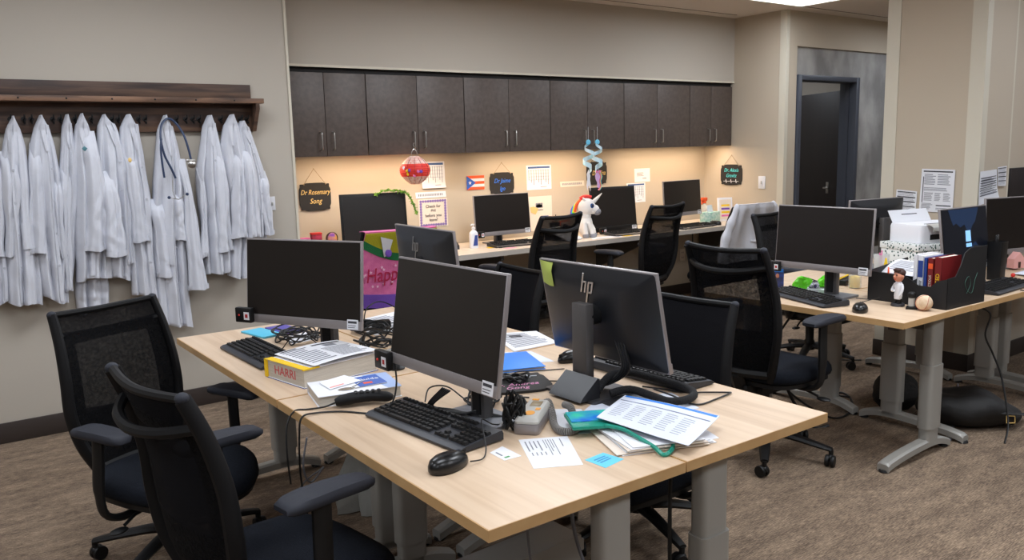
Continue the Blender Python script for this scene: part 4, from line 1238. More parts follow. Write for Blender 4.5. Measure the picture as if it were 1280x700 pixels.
for x, y in ((.035, -.04), (.055, .035), (-.02, -.05)):
    q = nb(); tube(q, [(x * .6, y, .12), (x + .012, y - .004, .06), (x + .02, y - .008, .014)], [.022, .021, .020], 10); l_ = obj('leg', q, plush, t, ang=80)
    q = nb(); lathe(q, [(.020, 0), (.026, .006), (.025, .026), (.018, .032)], 14, T(x + .02, y - .008, 0)); obj('hoof', q, grey_pl, l_)
for i, (m_, dx) in enumerate(((red_m, 0), (orange_m, -.016), (yel_p, -.03), (lime_m, -.042), (blue_p, -.054), (purple_m, -.062))):
    q = nb()
    if i == 0: tube(q, smooth_pts([(.05, -.01, .318), (.0, -.012, .326), (-.04, -.01, .308)], 4), .016, 8)
    else: tube(q, smooth_pts([(-.03 - .004 * i, -.02 + .006 * i, .305 - .004 * i), (-.062 - .006 * i, -.02 + .006 * i, .27 - .006 * i), (-.078 - .006 * i, -.02 + .006 * i, .215 - .006 * i)], 4), .013, 8)
    obj('mane_lock', q, m_, t, ang=80)
for y in (-.035, .03):
    q = nb(); tube(q, [(-.005, y, .295), (-.016, y * 1.3, .312), (-.022, y * 1.4, .320)], [.014, .010, .003], 8); obj('ear', q, plush, t)
# lotion pump bottle
t = thing('lotion_bottle', 'white pump lotion bottle with a blue label on the worktop', 'bottle', (3.52, 5.33, .75))
q = nb(); stack(q, [[Vector((x * k, y * k, z)) for x, y in rrect(.072, .042, .018, 4)] for k, z in ((.94, 0), (1, .006), (1, .10), (.93, .118), (.55, .132), (.32, .138), (.32, .146))]); obj('bottle', q, white_m, t)
q = nb(); prism(q, [(-.020, .02), (.022, .02), (.022, .10), (-.002, .10)], 0, .001, basis((0, -.0215, 0), (1, 0, 0), (0, -1, 0))); obj('label', q, blue_d, t)
q = nb(); lathe(q, [(.014, .146), (.014, .160), (.005, .162), (.005, .178), (.010, .179), (.010, .186), (.002, .187)], 14); tube(q, [(0, 0, .182), (-.02, -.01, .183), (-.034, -.014, .176)], .005, 8); obj('pump', q, white_m, t)
# things left of the plush etc.
def open_book(): pass
t = thing('memo_frame', 'white memo frame with coloured squares at the worktop end by the side wall', 'frame', (6.46, 5.33, .75), R(-20))
obj('frame', box(nb(), (0, 0, .115), (.16, .014, .23), T(rx=R(-6)), .002), white_m, t)
q = nb(); box(q, (0, -.008, .115), (.125, .002, .19), T(rx=R(-6))); obj('picture', q, cream_m, t)
for k, m_ in enumerate((pink_m, yel_p, purple_m, yel_p)):
    q = nb(); box(q, (.0, -.0095, .055 + k * .033), (.09, .001, .018), T(rx=R(-6))); obj('picture_stripe', q, m_, t)
t = thing('tissue_box', 'pale teal tissue box on the worktop with a white tissue sticking out', 'tissue box', (6.20, 5.30, .75), R(14))
obj('box', box(nb(), (0, 0, .055), (.20, .11, .11), None, .002), tissue_m, t)
q = nb(); sheet(q, lambda u, v: ((u - .5) * .09 * (1 - .3 * v), .02 * math.sin(6 * u + 2 * v), .10 + .075 * v), 8, 6, .001); obj('tissue', q, white_m, t, ang=80)
t = thing('spray_bottle', 'bottle with an orange trigger top between the monitor and the tissue box', 'bottle', (6.325, 5.48, .75))
q = nb(); lathe(q, [(.036, 0), (.04, .006), (.04, .12), (.03, .15), (.013, .17), (.013, .18)], 18); obj('bottle', q, clear_m, t)
q = nb(); lathe(q, [(.018, .178), (.018, .20)], 14); box(q, (-.005, 0, .215), (.075, .026, .034), None, .006); box(q, (-.035, 0, .188), (.010, .014, .045), None, .003); obj('trigger_head', q, orange_m, t)
page('loose_paper', 'white sheet lying on the worktop edge right of the plush', 'paper', (4.60, 5.20, .7505), (4.86, 5.17, .7505), (4.83, 5.06, .7505), (4.52, 5.09, .7505), (), None, None, .0006)
page('sticky_note', 'yellow sticky note on the worktop in front of the keyboard beside the plush', 'sticky note', (4.86, 5.12, .7505), (4.95, 5.125, .7505), (4.95, 5.06, .7505), (4.86, 5.055, .7505), (), yel_p, None, .0006)
page('sticky_note', 'yellow sticky note beside the lotion bottle on the worktop', 'sticky note', (3.60, 5.29, .7505), (3.70, 5.30, .7505), (3.69, 5.23, .7505), (3.58, 5.22, .7505), (), yel_p, None, .0006)
page('sticky_note', 'pink sticky note at the worktop front edge near the silver monitor', 'sticky note', (3.66, 5.14, .7505), (3.76, 5.145, .7505), (3.76, 5.09, .7505), (3.66, 5.085, .7505), (), mat('pink_note', (240, 150, 176), .7, bump=(40, .02)), None, .0006)
# desk phone / dark telephone and slanted binder left of lotion
t = thing('desk_phone', 'dark desk phone on the worktop below the purple bordered notice', 'phone', (3.33, 5.46, .75), R(-12))
q = nb(); prism(q, [(-.10, 0), (.10, 0), (.10, .09), (.07, .10), (-.10, .03)], -.09, .09, Matrix(((0, 0, 1, 0), (1, 0, 0, 0), (0, 1, 0, 0), (0, 0, 0, 1)))); obj('body', q, silver_d, t)
q = nb()
for i in range(4):
    for j in range(3): box(q, (.0 + j * .025, -.06 + i * .03, .052 + i * .0106), (.016, .016, .008), None, .002)
obj('keypad', q, blk, t)
q = nb(); tube(q, smooth_pts([(-.065, -.08, .06), (-.065, -.03, .085), (-.065, .04, .11), (-.065, .085, .115)], 4), .016, 8); obj('handset', q, blk, t)
t = thing('document_holder', 'white slanted document tray right of the silver monitor on the worktop', 'tray', (4.33, 5.25, .75), R(20))
obj('tray', box(nb(), (0, 0, .055), (.22, .24, .012), T(rx=R(22)), .002), white_m, t); obj('support', box(nb(), (0, .06, .028), (.18, .10, .052), None, .003), blk, t)
t = thing('pen_cup', 'grey cup standing before the poster on the worktop', 'cup', (4.46, 5.50, .75)); q = nb(); lathe(q, [(.036, 0), (.04, .004), (.042, .12), (.038, .12), (.036, .01)], 18); obj('cup', q, silver_d, t)
for k, m_ in enumerate((red_m, yel_p, blk)):
    q = nb(); tube(q, [(.01 * k - .01, .0, .01), (.02 * k - .02, .01, .165 + .01 * k)], .004, 6); obj('pen', q, m_, t)
t = thing('picture_frame', 'small picture in an orange frame beside the grey cup on the worktop', 'frame', (4.57, 5.50, .75), R(-8))
obj('frame', box(nb(), (0, 0, .065), (.10, .012, .13), None, .002), orange_m, t); obj('picture', box(nb(), (0, -.0065, .065), (.08, .002, .108)), cream_m, t)
q = nb(); ball(q, (0, -.008, .07), (.028, .002, .036), 12); obj('picture_motif', q, brown_m, t)
# garland on the thick framed monitor
gm = mat('garland_green', (150, 200, 60), .7, noise=((60, 120, 40), 60, 2), bump=(100, .4))
q = nb(); rnd = random.Random(5)
gp = smooth_pts([(2.74, 5.40, 1.198), (2.80, 5.37, 1.224), (2.87, 5.34, 1.222), (2.935, 5.32, 1.205), (2.97, 5.30, 1.16), (2.985, 5.285, 1.10), (3.00, 5.28, 1.05)], 10)
for p in gp:
    for k in range(5):
        d = Vector((rnd.uniform(-1, 1), rnd.uniform(-1, 1), rnd.uniform(-1, 1))).normalized() * rnd.uniform(.006, .024)
        tube(q, [p, p + d], [.0045, .001], 5)
o = tag(center(obj('garland', q, gm)), 'green tinsel garland draped over the corner of the thick framed monitor', 'garland')
# small items left end of worktop
t = thing('gift_box', 'small red and black box at the left end of the worktop', 'box', (2.315, 5.50, .75), R(-10)); obj('box', box(nb(), (0, 0, .095), (.07, .06, .19), None, .002), mat('magenta_red', (214, 40, 80), .6, noise=((30, 20, 26), 24, 1)), t); obj('lid', box(nb(), (0, 0, .196), (.074, .064, .012), None, .002), red_m, t)
t = thing('pink_box', 'pale pink box beside the coat wall corner on the worktop', 'box', (2.235, 5.52, .75)); obj('box', box(nb(), (0, 0, .08), (.07, .06, .16), None, .002), mat('pale_pink', (240, 176, 190), .6, bump=(40, .02)), t); obj('lid', box(nb(), (0, 0, .165), (.074, .064, .010), None, .002), pink_m, t)
t = thing('round_ornament', 'round multicoloured ornament standing on the worktop left of the thick framed monitor', 'ornament', (2.415, 5.46, .75)); q = nb(); lathe(q, [(.03, 0), (.034, .01), (.012, .03), (.010, .11)], 16); obj('stand', q, blk, t)
q = nb(); ball(q, (0, 0, .155), (.038, .024, .046), 16); obj('ball', q, mat('patchwork', (230, 160, 60), .6, noise=((130, 60, 160), 26, 1)), t)
q = nb(); lathe(q, [(.038, -.008), (.044, -.006), (.044, .006), (.038, .008)], 24, T(0, 0, .158) @ Matrix.Rotation(PI / 2, 4, 'X')); obj('rim', q, brown_m, t)

# ---------------------------------------------------------------- chair covers
def back_pt(s, z, off, cx, cy, face, dz, wk=1.):
    hw = half_w(max(.46, min(1.04, z - dz))) * wk
    y = back_y(max(.46, min(1.04, z - dz))) - .035 * (1 - min(1, s * s)) - off
    a = R(face - 90)
    x = s * hw
    return Vector((cx + x * math.cos(a) - y * math.sin(a), cy + x * math.sin(a) + y * math.cos(a), z))
cv = (2.32, 4.66, 90, 0.)
def cover(u, v, off=.024):
    off += .05
    s = (2 * u - 1)
    z = 1.045 - .45 * v
    wav = .008 * math.sin(9 * u + 3 * v) * v
    p = back_pt(s, min(z, 1.04), off + wav, *cv, wk=1.12 + .10 * v)
    p.z = z
    return p
def band(name, a, b_, m, par, off=.024, col=None, u0=0., u1=1.):
    q = nb(); sheet(q, lambda u, v: cover(u0 + (u1 - u0) * u, a(u0 + (u1 - u0) * u) + (b_(u0 + (u1 - u0) * u) - a(u0 + (u1 - u0) * u)) * v, off), 24, 8, .003)
    return obj(name, q, m, par, ang=80)
t = thing('chair_cover', 'pink fleece chair cover with olive and green bands and purple scalloped hem', 'chair cover', (0, 0, 0))
band('pink_field', lambda u: -.01, lambda u: .86, pink_m, t)
band('olive_band', lambda u: .0, lambda u: .09 + .20 * math.sin(min(1, u * 1.9) * PI / 2), olive_m, t, .028)
band('green_band', lambda u: .09 + .20 * math.sin(min(1, u * 1.9) * PI / 2), lambda u: .19 + .20 * math.sin(min(1, u * 1.9) * PI / 2), dgreen_m, t, .028)
band('purple_trim', lambda u: .78 + .05 * math.sin(PI * u), lambda u: .96 + .012 * abs(math.sin(22 * u)) + .04 * math.sin(PI * u), purple_m, t, .030)
q = nb(); sheet(q, lambda u, v: cover(u, -.01) + Vector((0, .075 * v, .004 * math.sin(PI * v))), 16, 4, .003); obj('top_fold', q, pink_m, t)
for a, m_ in ((.18, white_m), (.42, cream_m)):
    pts = [cover(a, .05, .034), cover(a + .16, .10, .034), cover(a + .14, .30, .034), cover(a + .09, .32, .034)]
    q = nb(); vs = [q.verts.new(p) for p in pts]; q.faces.new(vs)
    r_ = bmesh.ops.extrude_face_region(q, geom=q.faces[:]); bmesh.ops.translate(q, vec=(0, -.003, 0), verts=[v for v in r_['geom'] if isinstance(v, bmesh.types.BMVert)])
    fl = obj('bunting_flag', q, m_, t)
    p = cover(a + .13, .27, .042); q = nb(); ball(q, p, (.022, .004, .024), 10); obj('bunting_patch', q, purple_m if a < .3 else crimson_m, fl)
ty = cover(.5, .55, .036)
text('Happy', .12, basis(cover(.31, .56, .036), (1, 0, 0), (0, -1, -.12)), crimson_m, t, .1, sx=.8)
text('Day', .12, basis(cover(.78, .57, .036), (1, 0, 0), (0, -1, -.12)), crimson_m, t, .1, sx=.8)
rnd = random.Random(9)
for i in range(22):
    q = nb(); p = cover(rnd.uniform(.05, .95), rnd.uniform(.42, .74), .030)
    prism(q, [((.011 if k % 2 == 0 else .004) * math.sin(2 * PI * k / 10), (.011 if k % 2 == 0 else .004) * math.cos(2 * PI * k / 10)) for k in range(10)], 0, .001, basis(p, (1, 0, 0), (0, -1, 0)))
    obj('star_print', q, mat('pale_pink_print', (240, 190, 214), .8, bump=(40, .02)), t)
# white coat over the chair back
cc = (5.72, 4.74, 84, -.07)
def drape(u, v, side=1):
    s = 2 * u - 1
    z = .995 - .48 * v + (.018 * abs(s) ** 2 - .012) * (1 - v) + .02 * math.sin(3 * u)
    flare = .96 + .62 * v
    off = .062 + .03 * v + .016 * math.sin(11 * u + 2 * v) * (.3 + v) + .008 * math.sin(23 * u - 4 * v)
    p = back_pt(s, min(z, .97), off, *cc, wk=flare)
    p.z = z
    return p
t = thing('lab_coat', 'white coat draped over the back of the chair at the right end of the worktop', 'coat', (0, 0, 0))
q = nb(); sheet(q, lambda u, v: drape(u, v), 40, 30, .004); obj('coat_back', q, coat_m, t, ang=80)
q = nb(); sheet(q, lambda u, v: drape(u, 0) + Vector((0, .10 * v + .0, .012 * math.sin(PI * v) - .14 * v * v)), 24, 8, .004); obj('coat_top', q, coat_m, t, ang=80)
for s in (-1, 1):
    u_ = .5 + .5 * s
    pts = smooth_pts([drape(u_, .02) + Vector((-.01 * s, .02, 0)), drape(u_, .3) + Vector((.045 * s, -.03, 0)), drape(u_, .6) + Vector((.06 * s, -.045, 0)), drape(u_, .95) + Vector((.07 * s, -.05, 0))], 6)
    q = nb(); tube(q, pts, [.035 + .028 * k / len(pts) + .006 * math.sin(k * 1.3) for k in range(len(pts))], 12, flat=.5, up=(0, 1, 0)); obj('sleeve', q, coat_m, t, ang=80)
q = nb(); sheet(q, lambda u, v: drape(.40 + .28 * u, .62 + .05 * v + .02 * math.sin(4 * u)) + Vector((0, -.012 - .01 * math.sin(PI * v), 0)), 10, 4, .003); obj('belt', q, coat_m, t, ang=80)

# ---------------------------------------------------------------- things on the foreground desks
Z = .71
def book(label, x, y, rz, w, d, h, cover_m, group=None, z=Z):
    t = thing('book', label, 'book', (x, y, z), R(rz), group)
    q = nb(); bx(-w / 2, w / 2, -d / 2, d / 2, 0, .0025, q, .0008); bx(-w / 2, w / 2, -d / 2, d / 2, h - .0025, h, q, .0008); bx(-w / 2, -w / 2 + .0025, -d / 2, d / 2, 0, h, q, .0008)
    obj('cover', q, cover_m, t)
    q = nb(); bx(-w / 2 + .003, w / 2 - .004, -d / 2 + .004, d / 2 - .004, .0026, h - .0026, q); obj('pages', q, mat('page_edges', (205, 198, 186), .85, noise=((178, 170, 158), 300, 2), stretch=(.05, .05, 4)), t)
    return t
t = book('thick textbook with yellow cover corner and printed sheets on top', 1.165, 2.785, -80, .25, .31, .066, white_m)
# spine faces the far side; stamped letters on the near short page edge
text('HARRI', .045, basis((-.0, -.1515, .034), (1, 0, 0), (0, -1, 0)), mat('stamp_red', (196, 80, 84), .7, bump=(40, .01)), t, 0., 'stamped_lettering', sx=1.1)
q = nb(); bx(-.126, .126, -.156, .156, -.0002, .002, q); obj('bottom_cover', q, blue_d, t)
q = nb(); bx(-.126, .1255, -.1565, -.125, .0655, .0672, q); bx(-.128, -.112, -.1575, -.150, .002, .067, q); bx(.118, .1262, -.156, -.09, .062, .0668, q); obj('yellow_cover_edge', q, yel_p, t)
o = page('printed_sheets', 'curved printed sheets lying on the thick textbook with the yellow corner', 'paper', (1.030, 2.890, .7775), (1.297, 2.940, .7775), (1.346, 2.680, .7775), (1.072, 2.630, .7775),
     lines(10, .06, .45, .10, .92, ink_l) + lines(12, .5, .95, .35, .92, ink_l) + [(.5, .08, .94, .14, ink), (.62, .16, .8, .3, ink_l), (.06, .03, .30, .07, ink)], None, None, .0012, lift=lambda u, v: .006 + .008 * math.sin(PI * u * .9))
t = book('white and blue paperback guide lying in front of the thick textbook', 1.135, 2.461, -102, .19, .27, .036, white_m)
q = nb(); prism(q, [(-.095, .135), (-.095, .05), (.095, .09), (.095, .135)], .0361, .0365); obj('cover_sky', q, mat('cover_pale_blue', (160, 182, 222), .5, bump=(40, .02)), t)
q = nb(); prism(q, [(-.085, .095), (-.07, .0), (.045, .01), (.03, .105)], .0366, .037); obj('cover_panel', q, mat('cover_blue', (62, 98, 176), .5, bump=(40, .02)), t)
q = nb(); prism(q, [(.0, .03), (.0, .06), (.018, .06), (.018, .03)], .0371, .0374); obj('cover_accent', q, orange_m, t)
text('Guide', .030, T(-.035, .055, .0372, rz=R(90)), white_m, t, 0., 'cover_lettering')
q = nb(); lathe(q, [(.020, .0366), (.020, .038)], 20, T(.05, -.035, 0), .8, 1.4); tube(q, [(.045, -.02, .0385), (-.02, .04, .0385)], .0018); tube(q, [(.06, -.01, .0385), (.045, .10, .0385)], .0013); obj('cover_emblem', q, chrome, t)
page('loose_paper', 'white note papers fanned on top of the white and blue guide', 'paper', (1.05, 2.545, .7482), (1.155, 2.575, .7482), (1.17, 2.475, .7482), (1.045, 2.445, .7482), [(.05, .8, .5, .9, mat('coral_ink', (226, 150, 140), .7, bump=(40, .02)))], None, None, .0012)
# handheld controller
t = thing('hand_controller', 'black handheld controller with buttons and a cord beside the white and blue guide', 'controller', (1.105, 2.335, Z), R(-20))
q = nb(); tube(q, smooth_pts([(-.085, 0, .018), (-.06, 0, .024), (-.02, .004, .027), (.03, .004, .026), (.07, -.002, .022), (.095, -.008, .018)], 4), [.014, .017, .019, .021, .022, .023, .024, .024, .024, .024, .023, .023, .022, .022, .022, .022, .022, .021, .018, .014, .008], 12, flat=.75, up=(0, 0, 1)); obj('body', q, blk_fr, t, ang=70)
for i in range(5):
    for j in (-1, 1): obj('button', ball(nb(), (-.02 + i * .018, j * .008 + .003, .044), (.006, .004, .003), 8), blk_gloss, t)
cable('cord', [(-.085, 0, .018), (-.12, -.0, .008), (-.17, .01, .003), (-.21, .02, -.002), (-.235, .0, -.04), (-.24, -.03, -.12), (-.235, -.02, -.22)], .003, None, t)
o = tag(center(cable('monitor_cable', [(1.16, 2.215, .86), (1.155, 2.20, .80), (1.13, 2.19, .745), (1.09, 2.22, .716), (1.02, 2.31, .714), (.95, 2.345, .715), (.905, 2.34, .712), (.893, 2.34, .66), (.90, 2.37, .52), (.93, 2.41, .36), (.95, 2.43, .2)], .003)), 'black cable from the foreground monitor running over the desk edge', 'cable')
o = tag(center(cable('charger_cable', [(.90, 2.30, .66), (.895, 2.33, .56), (.93, 2.37, .49), (.99, 2.42, .50), (1.02, 2.5, .47), (.97, 2.58, .38), (.99, 2.62, .2), (1.0, 2.64, .005)], .003, grey_cable)), 'thin grey cable hanging under the foreground desk edge', 'cable')
# cyan folder, purple folder
def slab(name, label, cat, c, w, d, h, rz, m, z=Z, extra=None):
    t = thing(name, label, cat, (c[0], c[1], z), R(rz))
    q = nb(); bx(-w / 2, w / 2, -d / 2, d / 2, 0, h, q, min(h * .3, .002)); obj('body', q, m, t)
    return t
t = slab('folder', 'cyan folder behind the leftmost monitor on the desk by the coats', 'folder', (1.235, 3.60), .10, .20, .008, 10, mat('cyan_folder', (84, 186, 218), .5, bump=(40, .02)))
q = nb(); bx(-.05, .05, -.10, -.095, .002, .010, q); obj('spine', q, cyan_p, t)
t = slab('folder', 'purple folder behind the cyan folder on the desk by the coats', 'folder', (1.34, 3.60), .10, .20, .008, 6, mat('violet_folder', (82, 74, 160), .5, bump=(40, .02)))
q = nb(); bx(-.05, .05, -.10, -.095, .002, .010, q); obj('spine', q, purple_m, t)
page('loose_paper', 'white sheet under the cables behind the leftmost monitor', 'paper', (1.28, 3.47, Z), (1.42, 3.50, Z), (1.40, 3.34, Z), (1.26, 3.31, Z), (), None, None, .0006)
# cable tangles
for i, (cx, cy, rx, ry, h, turns, lab) in enumerate((
        (1.30, 3.36, .10, .14, .07, 7, 'tangle of black cables behind the monitor nearest the coats'),
        (1.50, 2.99, .10, .12, .08, 7, 'tangle of black cables right of the monitor nearest the coats'),
        (1.62, 3.28, .09, .12, .06, 6, 'tangle of black cables on the white sheets between the monitors'),
        (1.40, 2.10, .06, .07, .05, 5, 'tangle of black cables behind the stand of the foreground monitor'),
        (1.62, 2.22, .05, .07, .03, 5, 'small coil of black cable left of the rear facing monitor base'),
        (4.02, 2.66, .07, .10, .04, 4, 'tangle of black cables behind the keyboard near the baseball'))):
    q = nb(); tube(q, smooth_pts(tangle(cx, cy, Z, rx, ry, h, turns, seed=i + 2), 6), .0034, 6)
    tag(center(obj('cable_tangle', q, cable_m)), lab, 'cables', 'tangles of black cable')
# twisted bundle hanging at the foreground monitor corner
q = nb(); tube(q, smooth_pts(tangle(1.335, 1.845, Z, .032, .045, .115, 9, seed=31), 6), .0032, 6)
tag(center(obj('cable_bundle', q, cable_m)), 'bundled black cable standing at the lower right corner of the foreground monitor', 'cables')
q = nb(); rnd = random.Random(8)
for i in range(5):
    tube(q, smooth_pts([(1.24, 2.03 + .01 * i, .80), (1.22, 2.10 + .008 * i, .742 - .004 * i), (1.27, 2.06 - .012 * i, .728), (1.30, 1.98, .722 + .004 * i), (1.36, 1.93, .720)], 6), .003, 6)
tag(center(obj('cable_bundle', q, cable_m)), 'black cables running under the foreground monitor from its stand', 'cables')
tag(center(cable('keyboard_cable', [(1.235, 2.17, .735), (1.27, 2.20, .765), (1.31, 2.16, .77), (1.33, 2.08, .74), (1.36, 2.0, .716), (1.40, 1.95, .714)], .0024)), 'thin black cable arching behind the foreground keyboard', 'cable')
tag(center(cable('keyboard_cable', [(1.175, 3.20, .725), (1.20, 3.14, .78), (1.23, 3.05, .785), (1.27, 3.0, .745), (1.33, 2.98, .718), (1.40, 3.0, .714)], .0024)), 'thin black cable arching over the base of the monitor nearest the coats', 'cable')
tag(center(cable('mouse_cable', [(1.085, 1.69, .722), (1.13, 1.70, .716), (1.17, 1.745, .722), (1.20, 1.80, .745), (1.23, 1.85, .76), (1.28, 1.87, .73), (1.33, 1.89, .714)], .002)), 'thin cord of the foreground mouse passing over the keyboard corner', 'cable')
for (x, y, rz, lab) in ((1.63, 3.42, 30, 'black power adapter left one, on the white sheets between the monitors'), (1.70, 3.36, -20, 'black power adapter right one, on the white sheets between the monitors'), (1.44, 1.965, 65, 'long black power adapter behind the grey handset')):
    t = thing('power_adapter', lab, 'power adapter', (x, y, Z), R(rz), 'black power adapters')
    L_ = .14 if rz == 65 else .085
    q = nb(); bx(-L_ / 2, L_ / 2, -.028, .028, 0, .032, q, .006); obj('body', q, blk, t)
    cable('cord', [(L_ / 2, 0, .016), (L_ / 2 + .03, .01, .012), (L_ / 2 + .06, -.02, .006), (L_ / 2 + .05, -.06, .004)], .0025, None, t)
page('loose_paper', 'white sheets between the two foreground monitors under the power adapters', 'paper', (1.62, 3.56, Z), (1.98, 3.66, Z), (2.02, 3.30, Z), (1.60, 3.22, Z), lines(6, .1, .8, .1, .5, ink_l), None, None, .0012)
tag(center(cable('adapter_cable', [(1.62, 3.37, .715), (1.66, 3.42, .79), (1.75, 3.45, .81), (1.83, 3.40, .76), (1.85, 3.34, .714)], .003)), 'black cable arching above the white sheets between the monitors', 'cable')
# clear plastic pouches
for k, (x, y, rz, lab) in enumerate(((1.47, 2.76, 30, 'crumpled clear plastic pouch behind the thick textbook, nearer one'), (1.53, 2.86, -15, 'crumpled clear plastic pouch behind the thick textbook, farther one'))):
    q = nb(); sheet(q, lambda u, v: ((u - .5) * .16, (v - .5) * .07, .012 + .014 * math.sin(7 * u + 3 * v) * math.cos(5 * v + k)), 14, 8, .001)
    o = obj('plastic_pouch', q, clear_m); o.location = (x, y, Z + .006); o.rotation_euler = (0, 0, R(rz)); tag(o, lab, 'plastic pouch', 'clear plastic pouches')
t = thing('web_camera', 'small round black device beside the end of the thick textbook', 'webcam', (1.40, 2.66, Z)); q = nb(); lathe(q, [(.03, 0), (.032, .006), (.02, .012), (.012, .03)], 16); obj('stand', q, blk, t)
q = nb(); ball(q, (0, 0, .045), (.028, .026, .022), 14); obj('head', q, blk_gloss, t)
# grey handset with coiled cord
t = thing('grey_handset', 'light grey handheld phone with orange key labels and a coiled cord', 'handset', (1.405, 1.845, Z), R(40))
q = nb(); stack(q, [[Vector((x * k, y * k2, z)) for x, y in rrect(.20, .074, .014, 4)] for k, k2, z in ((.97, .95, .0), (1, 1, .006), (1, 1, .024), (.98, .96, .030))]); obj('lower_shell', q, silver, t)
q = nb(); stack(q, [[Vector((x * k, y * k2, z + .02 * max(0, -x - .02))) for x, y in rrect(.196, .070, .014, 4)] for k, k2, z in ((1, 1, .0300), (1, 1, .036), (.93, .86, .044), (.9, .8, .046))]); obj('upper_shell', q, lgt_grey, t)
q = nb(); bx(.02, .07, -.016, .016, .0455, .0475, q, .001); obj('display', q, mat('display_brown', (140, 124, 96), .4, bump=(40, .01)), t)
q = nb(); lathe(q, [(.016, .046), (.016, .0485)], 16, T(-.045, .0, 0), 1.2, .9); bx(-.015, .005, -.022, -.008, .0455, .048, q); bx(.078, .09, .0, .02, .0455, .048, q); obj('orange_labels', q, mat('label_orange', (236, 160, 50), .5, bump=(40, .02)), t)
path = smooth_pts([(1.48, 1.90, .735), (1.50, 1.895, .745), (1.47, 1.84, .73), (1.425, 1.775, .722), (1.405, 1.725, .722), (1.425, 1.70, .722), (1.46, 1.715, .722), (1.495, 1.77, .724), (1.525, 1.82, .74), (1.53, 1.855, .74)], 14)
q = nb(); hel = []
for i, p in enumerate(path):
    n_ = path[min(i + 1, len(path) - 1)] - path[max(i - 1, 0)]; n_.normalize(); a = n_.orthogonal(); a = Vector((0, 0, 1)); b_ = n_.cross(a).normalized(); a = b_.cross(n_)
    for k in range(4):
        ph = 2 * PI * (i * 4 + k) / 8
        pk = p if i == len(path) - 1 else p.lerp(path[i + 1], k / 4)
        hel.append(pk + (a * math.cos(ph) + b_ * math.sin(ph)) * .0095)
tube(q, hel, .0022, 5)
o = obj('coiled_cord', q, mat('cord_grey', (128, 124, 120), .5, bump=(100, .02)), t, ang=80); o.data.transform(t.matrix_basis.inverted())
# papers
page('loose_paper', 'small white printed page at the front of the desk left of the cyan sticky note', 'paper', (1.291, 1.765, Z), (1.413, 1.703, Z), (1.308, 1.515, Z), (1.196, 1.574, Z),
     [(.09 + .085 * i, .10, .115 + .085 * i, .45 - .05 * (i % 3), ink_l) for i in range(4)] + [(.12 + .09 * i, .5, .14 + .09 * i, .6, ink_l) for i in range(4)] + [(.46 + .05 * i, .08, .475 + .05 * i, .38 + .12 * ((i * 5) % 3), ink_l) for i in range(5)] + [(.80, .08, .82, .35, ink_l)], None, None, .0006)
page('business_card', 'white card with a green logo by the corner of the foreground keyboard', 'card', (1.175, 1.735, Z), (1.228, 1.753, Z), (1.225, 1.663, Z), (1.172, 1.665, Z), [(.2, .75, .5, .85, mat('logo_green', (70, 150, 80), .6, bump=(40, .02))), (.2, .2, .3, .6, ink_l)], None, None, .0006)
page('sticky_note', 'cyan sticky note at the front edge of the desk with handwriting', 'sticky note', (1.332, 1.537, Z), (1.402, 1.545, Z), (1.412, 1.478, Z), (1.336, 1.464, Z), lines(3, .2, .8, .25, .7, mat('note_ink', (70, 140, 190), .7, bump=(40, .02))), cyan_p, None, .0006)
page('loose_paper', 'white sheet under the coiled cord', 'paper', (1.515, 1.93, Z), (1.60, 1.86, Z), (1.50, 1.67, Z), (1.415, 1.71, Z), (), None, None, .0006)
page('loose_paper', 'white sheet under the black padded strap, left part', 'paper', (1.52, 1.80, Z), (1.70, 1.90, Z), (1.77, 1.70, Z), (1.60, 1.62, Z), (), paper_b, None, .0006)
page('loose_paper', 'white sheet under the black padded strap reaching toward the cable loop', 'paper', (1.78, 1.86, Z), (1.93, 1.80, Z), (1.875, 1.635, Z), (1.72, 1.66, Z), (), paper_b, None, .0012)
page('blue_binder_cover', 'silver grey card under the black padded strap', 'card', (1.69, 1.93, Z + .001), (1.86, 1.87, Z + .001), (1.83, 1.74, Z + .001), (1.68, 1.80, Z + .001), (), silver_d, None, .0012).name = 'grey_card'
# pile of documents
t = thing('paper_stack', 'untidy stack of white papers under the blue headed form', 'papers', (1.58, 1.545, Z), R(0))
rnd = random.Random(12)
for i in range(7):
    a = R(-18 + rnd.uniform(-5, 5)); dx, dy = rnd.uniform(-.012, .012), rnd.uniform(-.010, .010)
    q = nb(); box(q, (dx, dy, .0012 + i * .003), (.275 - .012 * i, .205, .0022), T(rz=a)); obj('sheet', q, (white_m, cream_m)[i % 3 == 1], t)
page('loose_paper', 'white stapled sheets sticking out right of the stack under the blue headed form', 'paper', (1.64, 1.60, Z + .004), (1.76, 1.55, Z + .002), (1.715, 1.425, Z), (1.58, 1.46, Z), [(.6, .4, .9, .5, ink_b)], None, None, .0012)
t = thing('folder', 'shiny teal and blue plastic folder poking out from the left of the paper stack', 'folder', (1.52, 1.68, Z + .024), R(-28))
q = nb(); bx(-.095, .08, -.06, .065, .000, .010, q, .002); obj('teal_sleeve', q, teal_m, t)
q = nb(); bx(-.09, .075, -.02, .068, .0102, .0125, q); obj('iridescent_cover', q, mat('iridescent_blue', (40, 110, 226), .25, noise=((70, 214, 180), 14, 2), bump=(20, .1), coat=.6), t)
tag(center(cable('lanyard', [(1.49, 1.63, .742), (1.505, 1.58, .742), (1.50, 1.52, .738), (1.50, 1.46, .728), (1.50, 1.425, .716), (1.535, 1.43, .718), (1.57, 1.46, .726), (1.58, 1.50, .732)], .006, teal_m, None, 6)), 'teal strap looping out of the paper stack', 'strap')
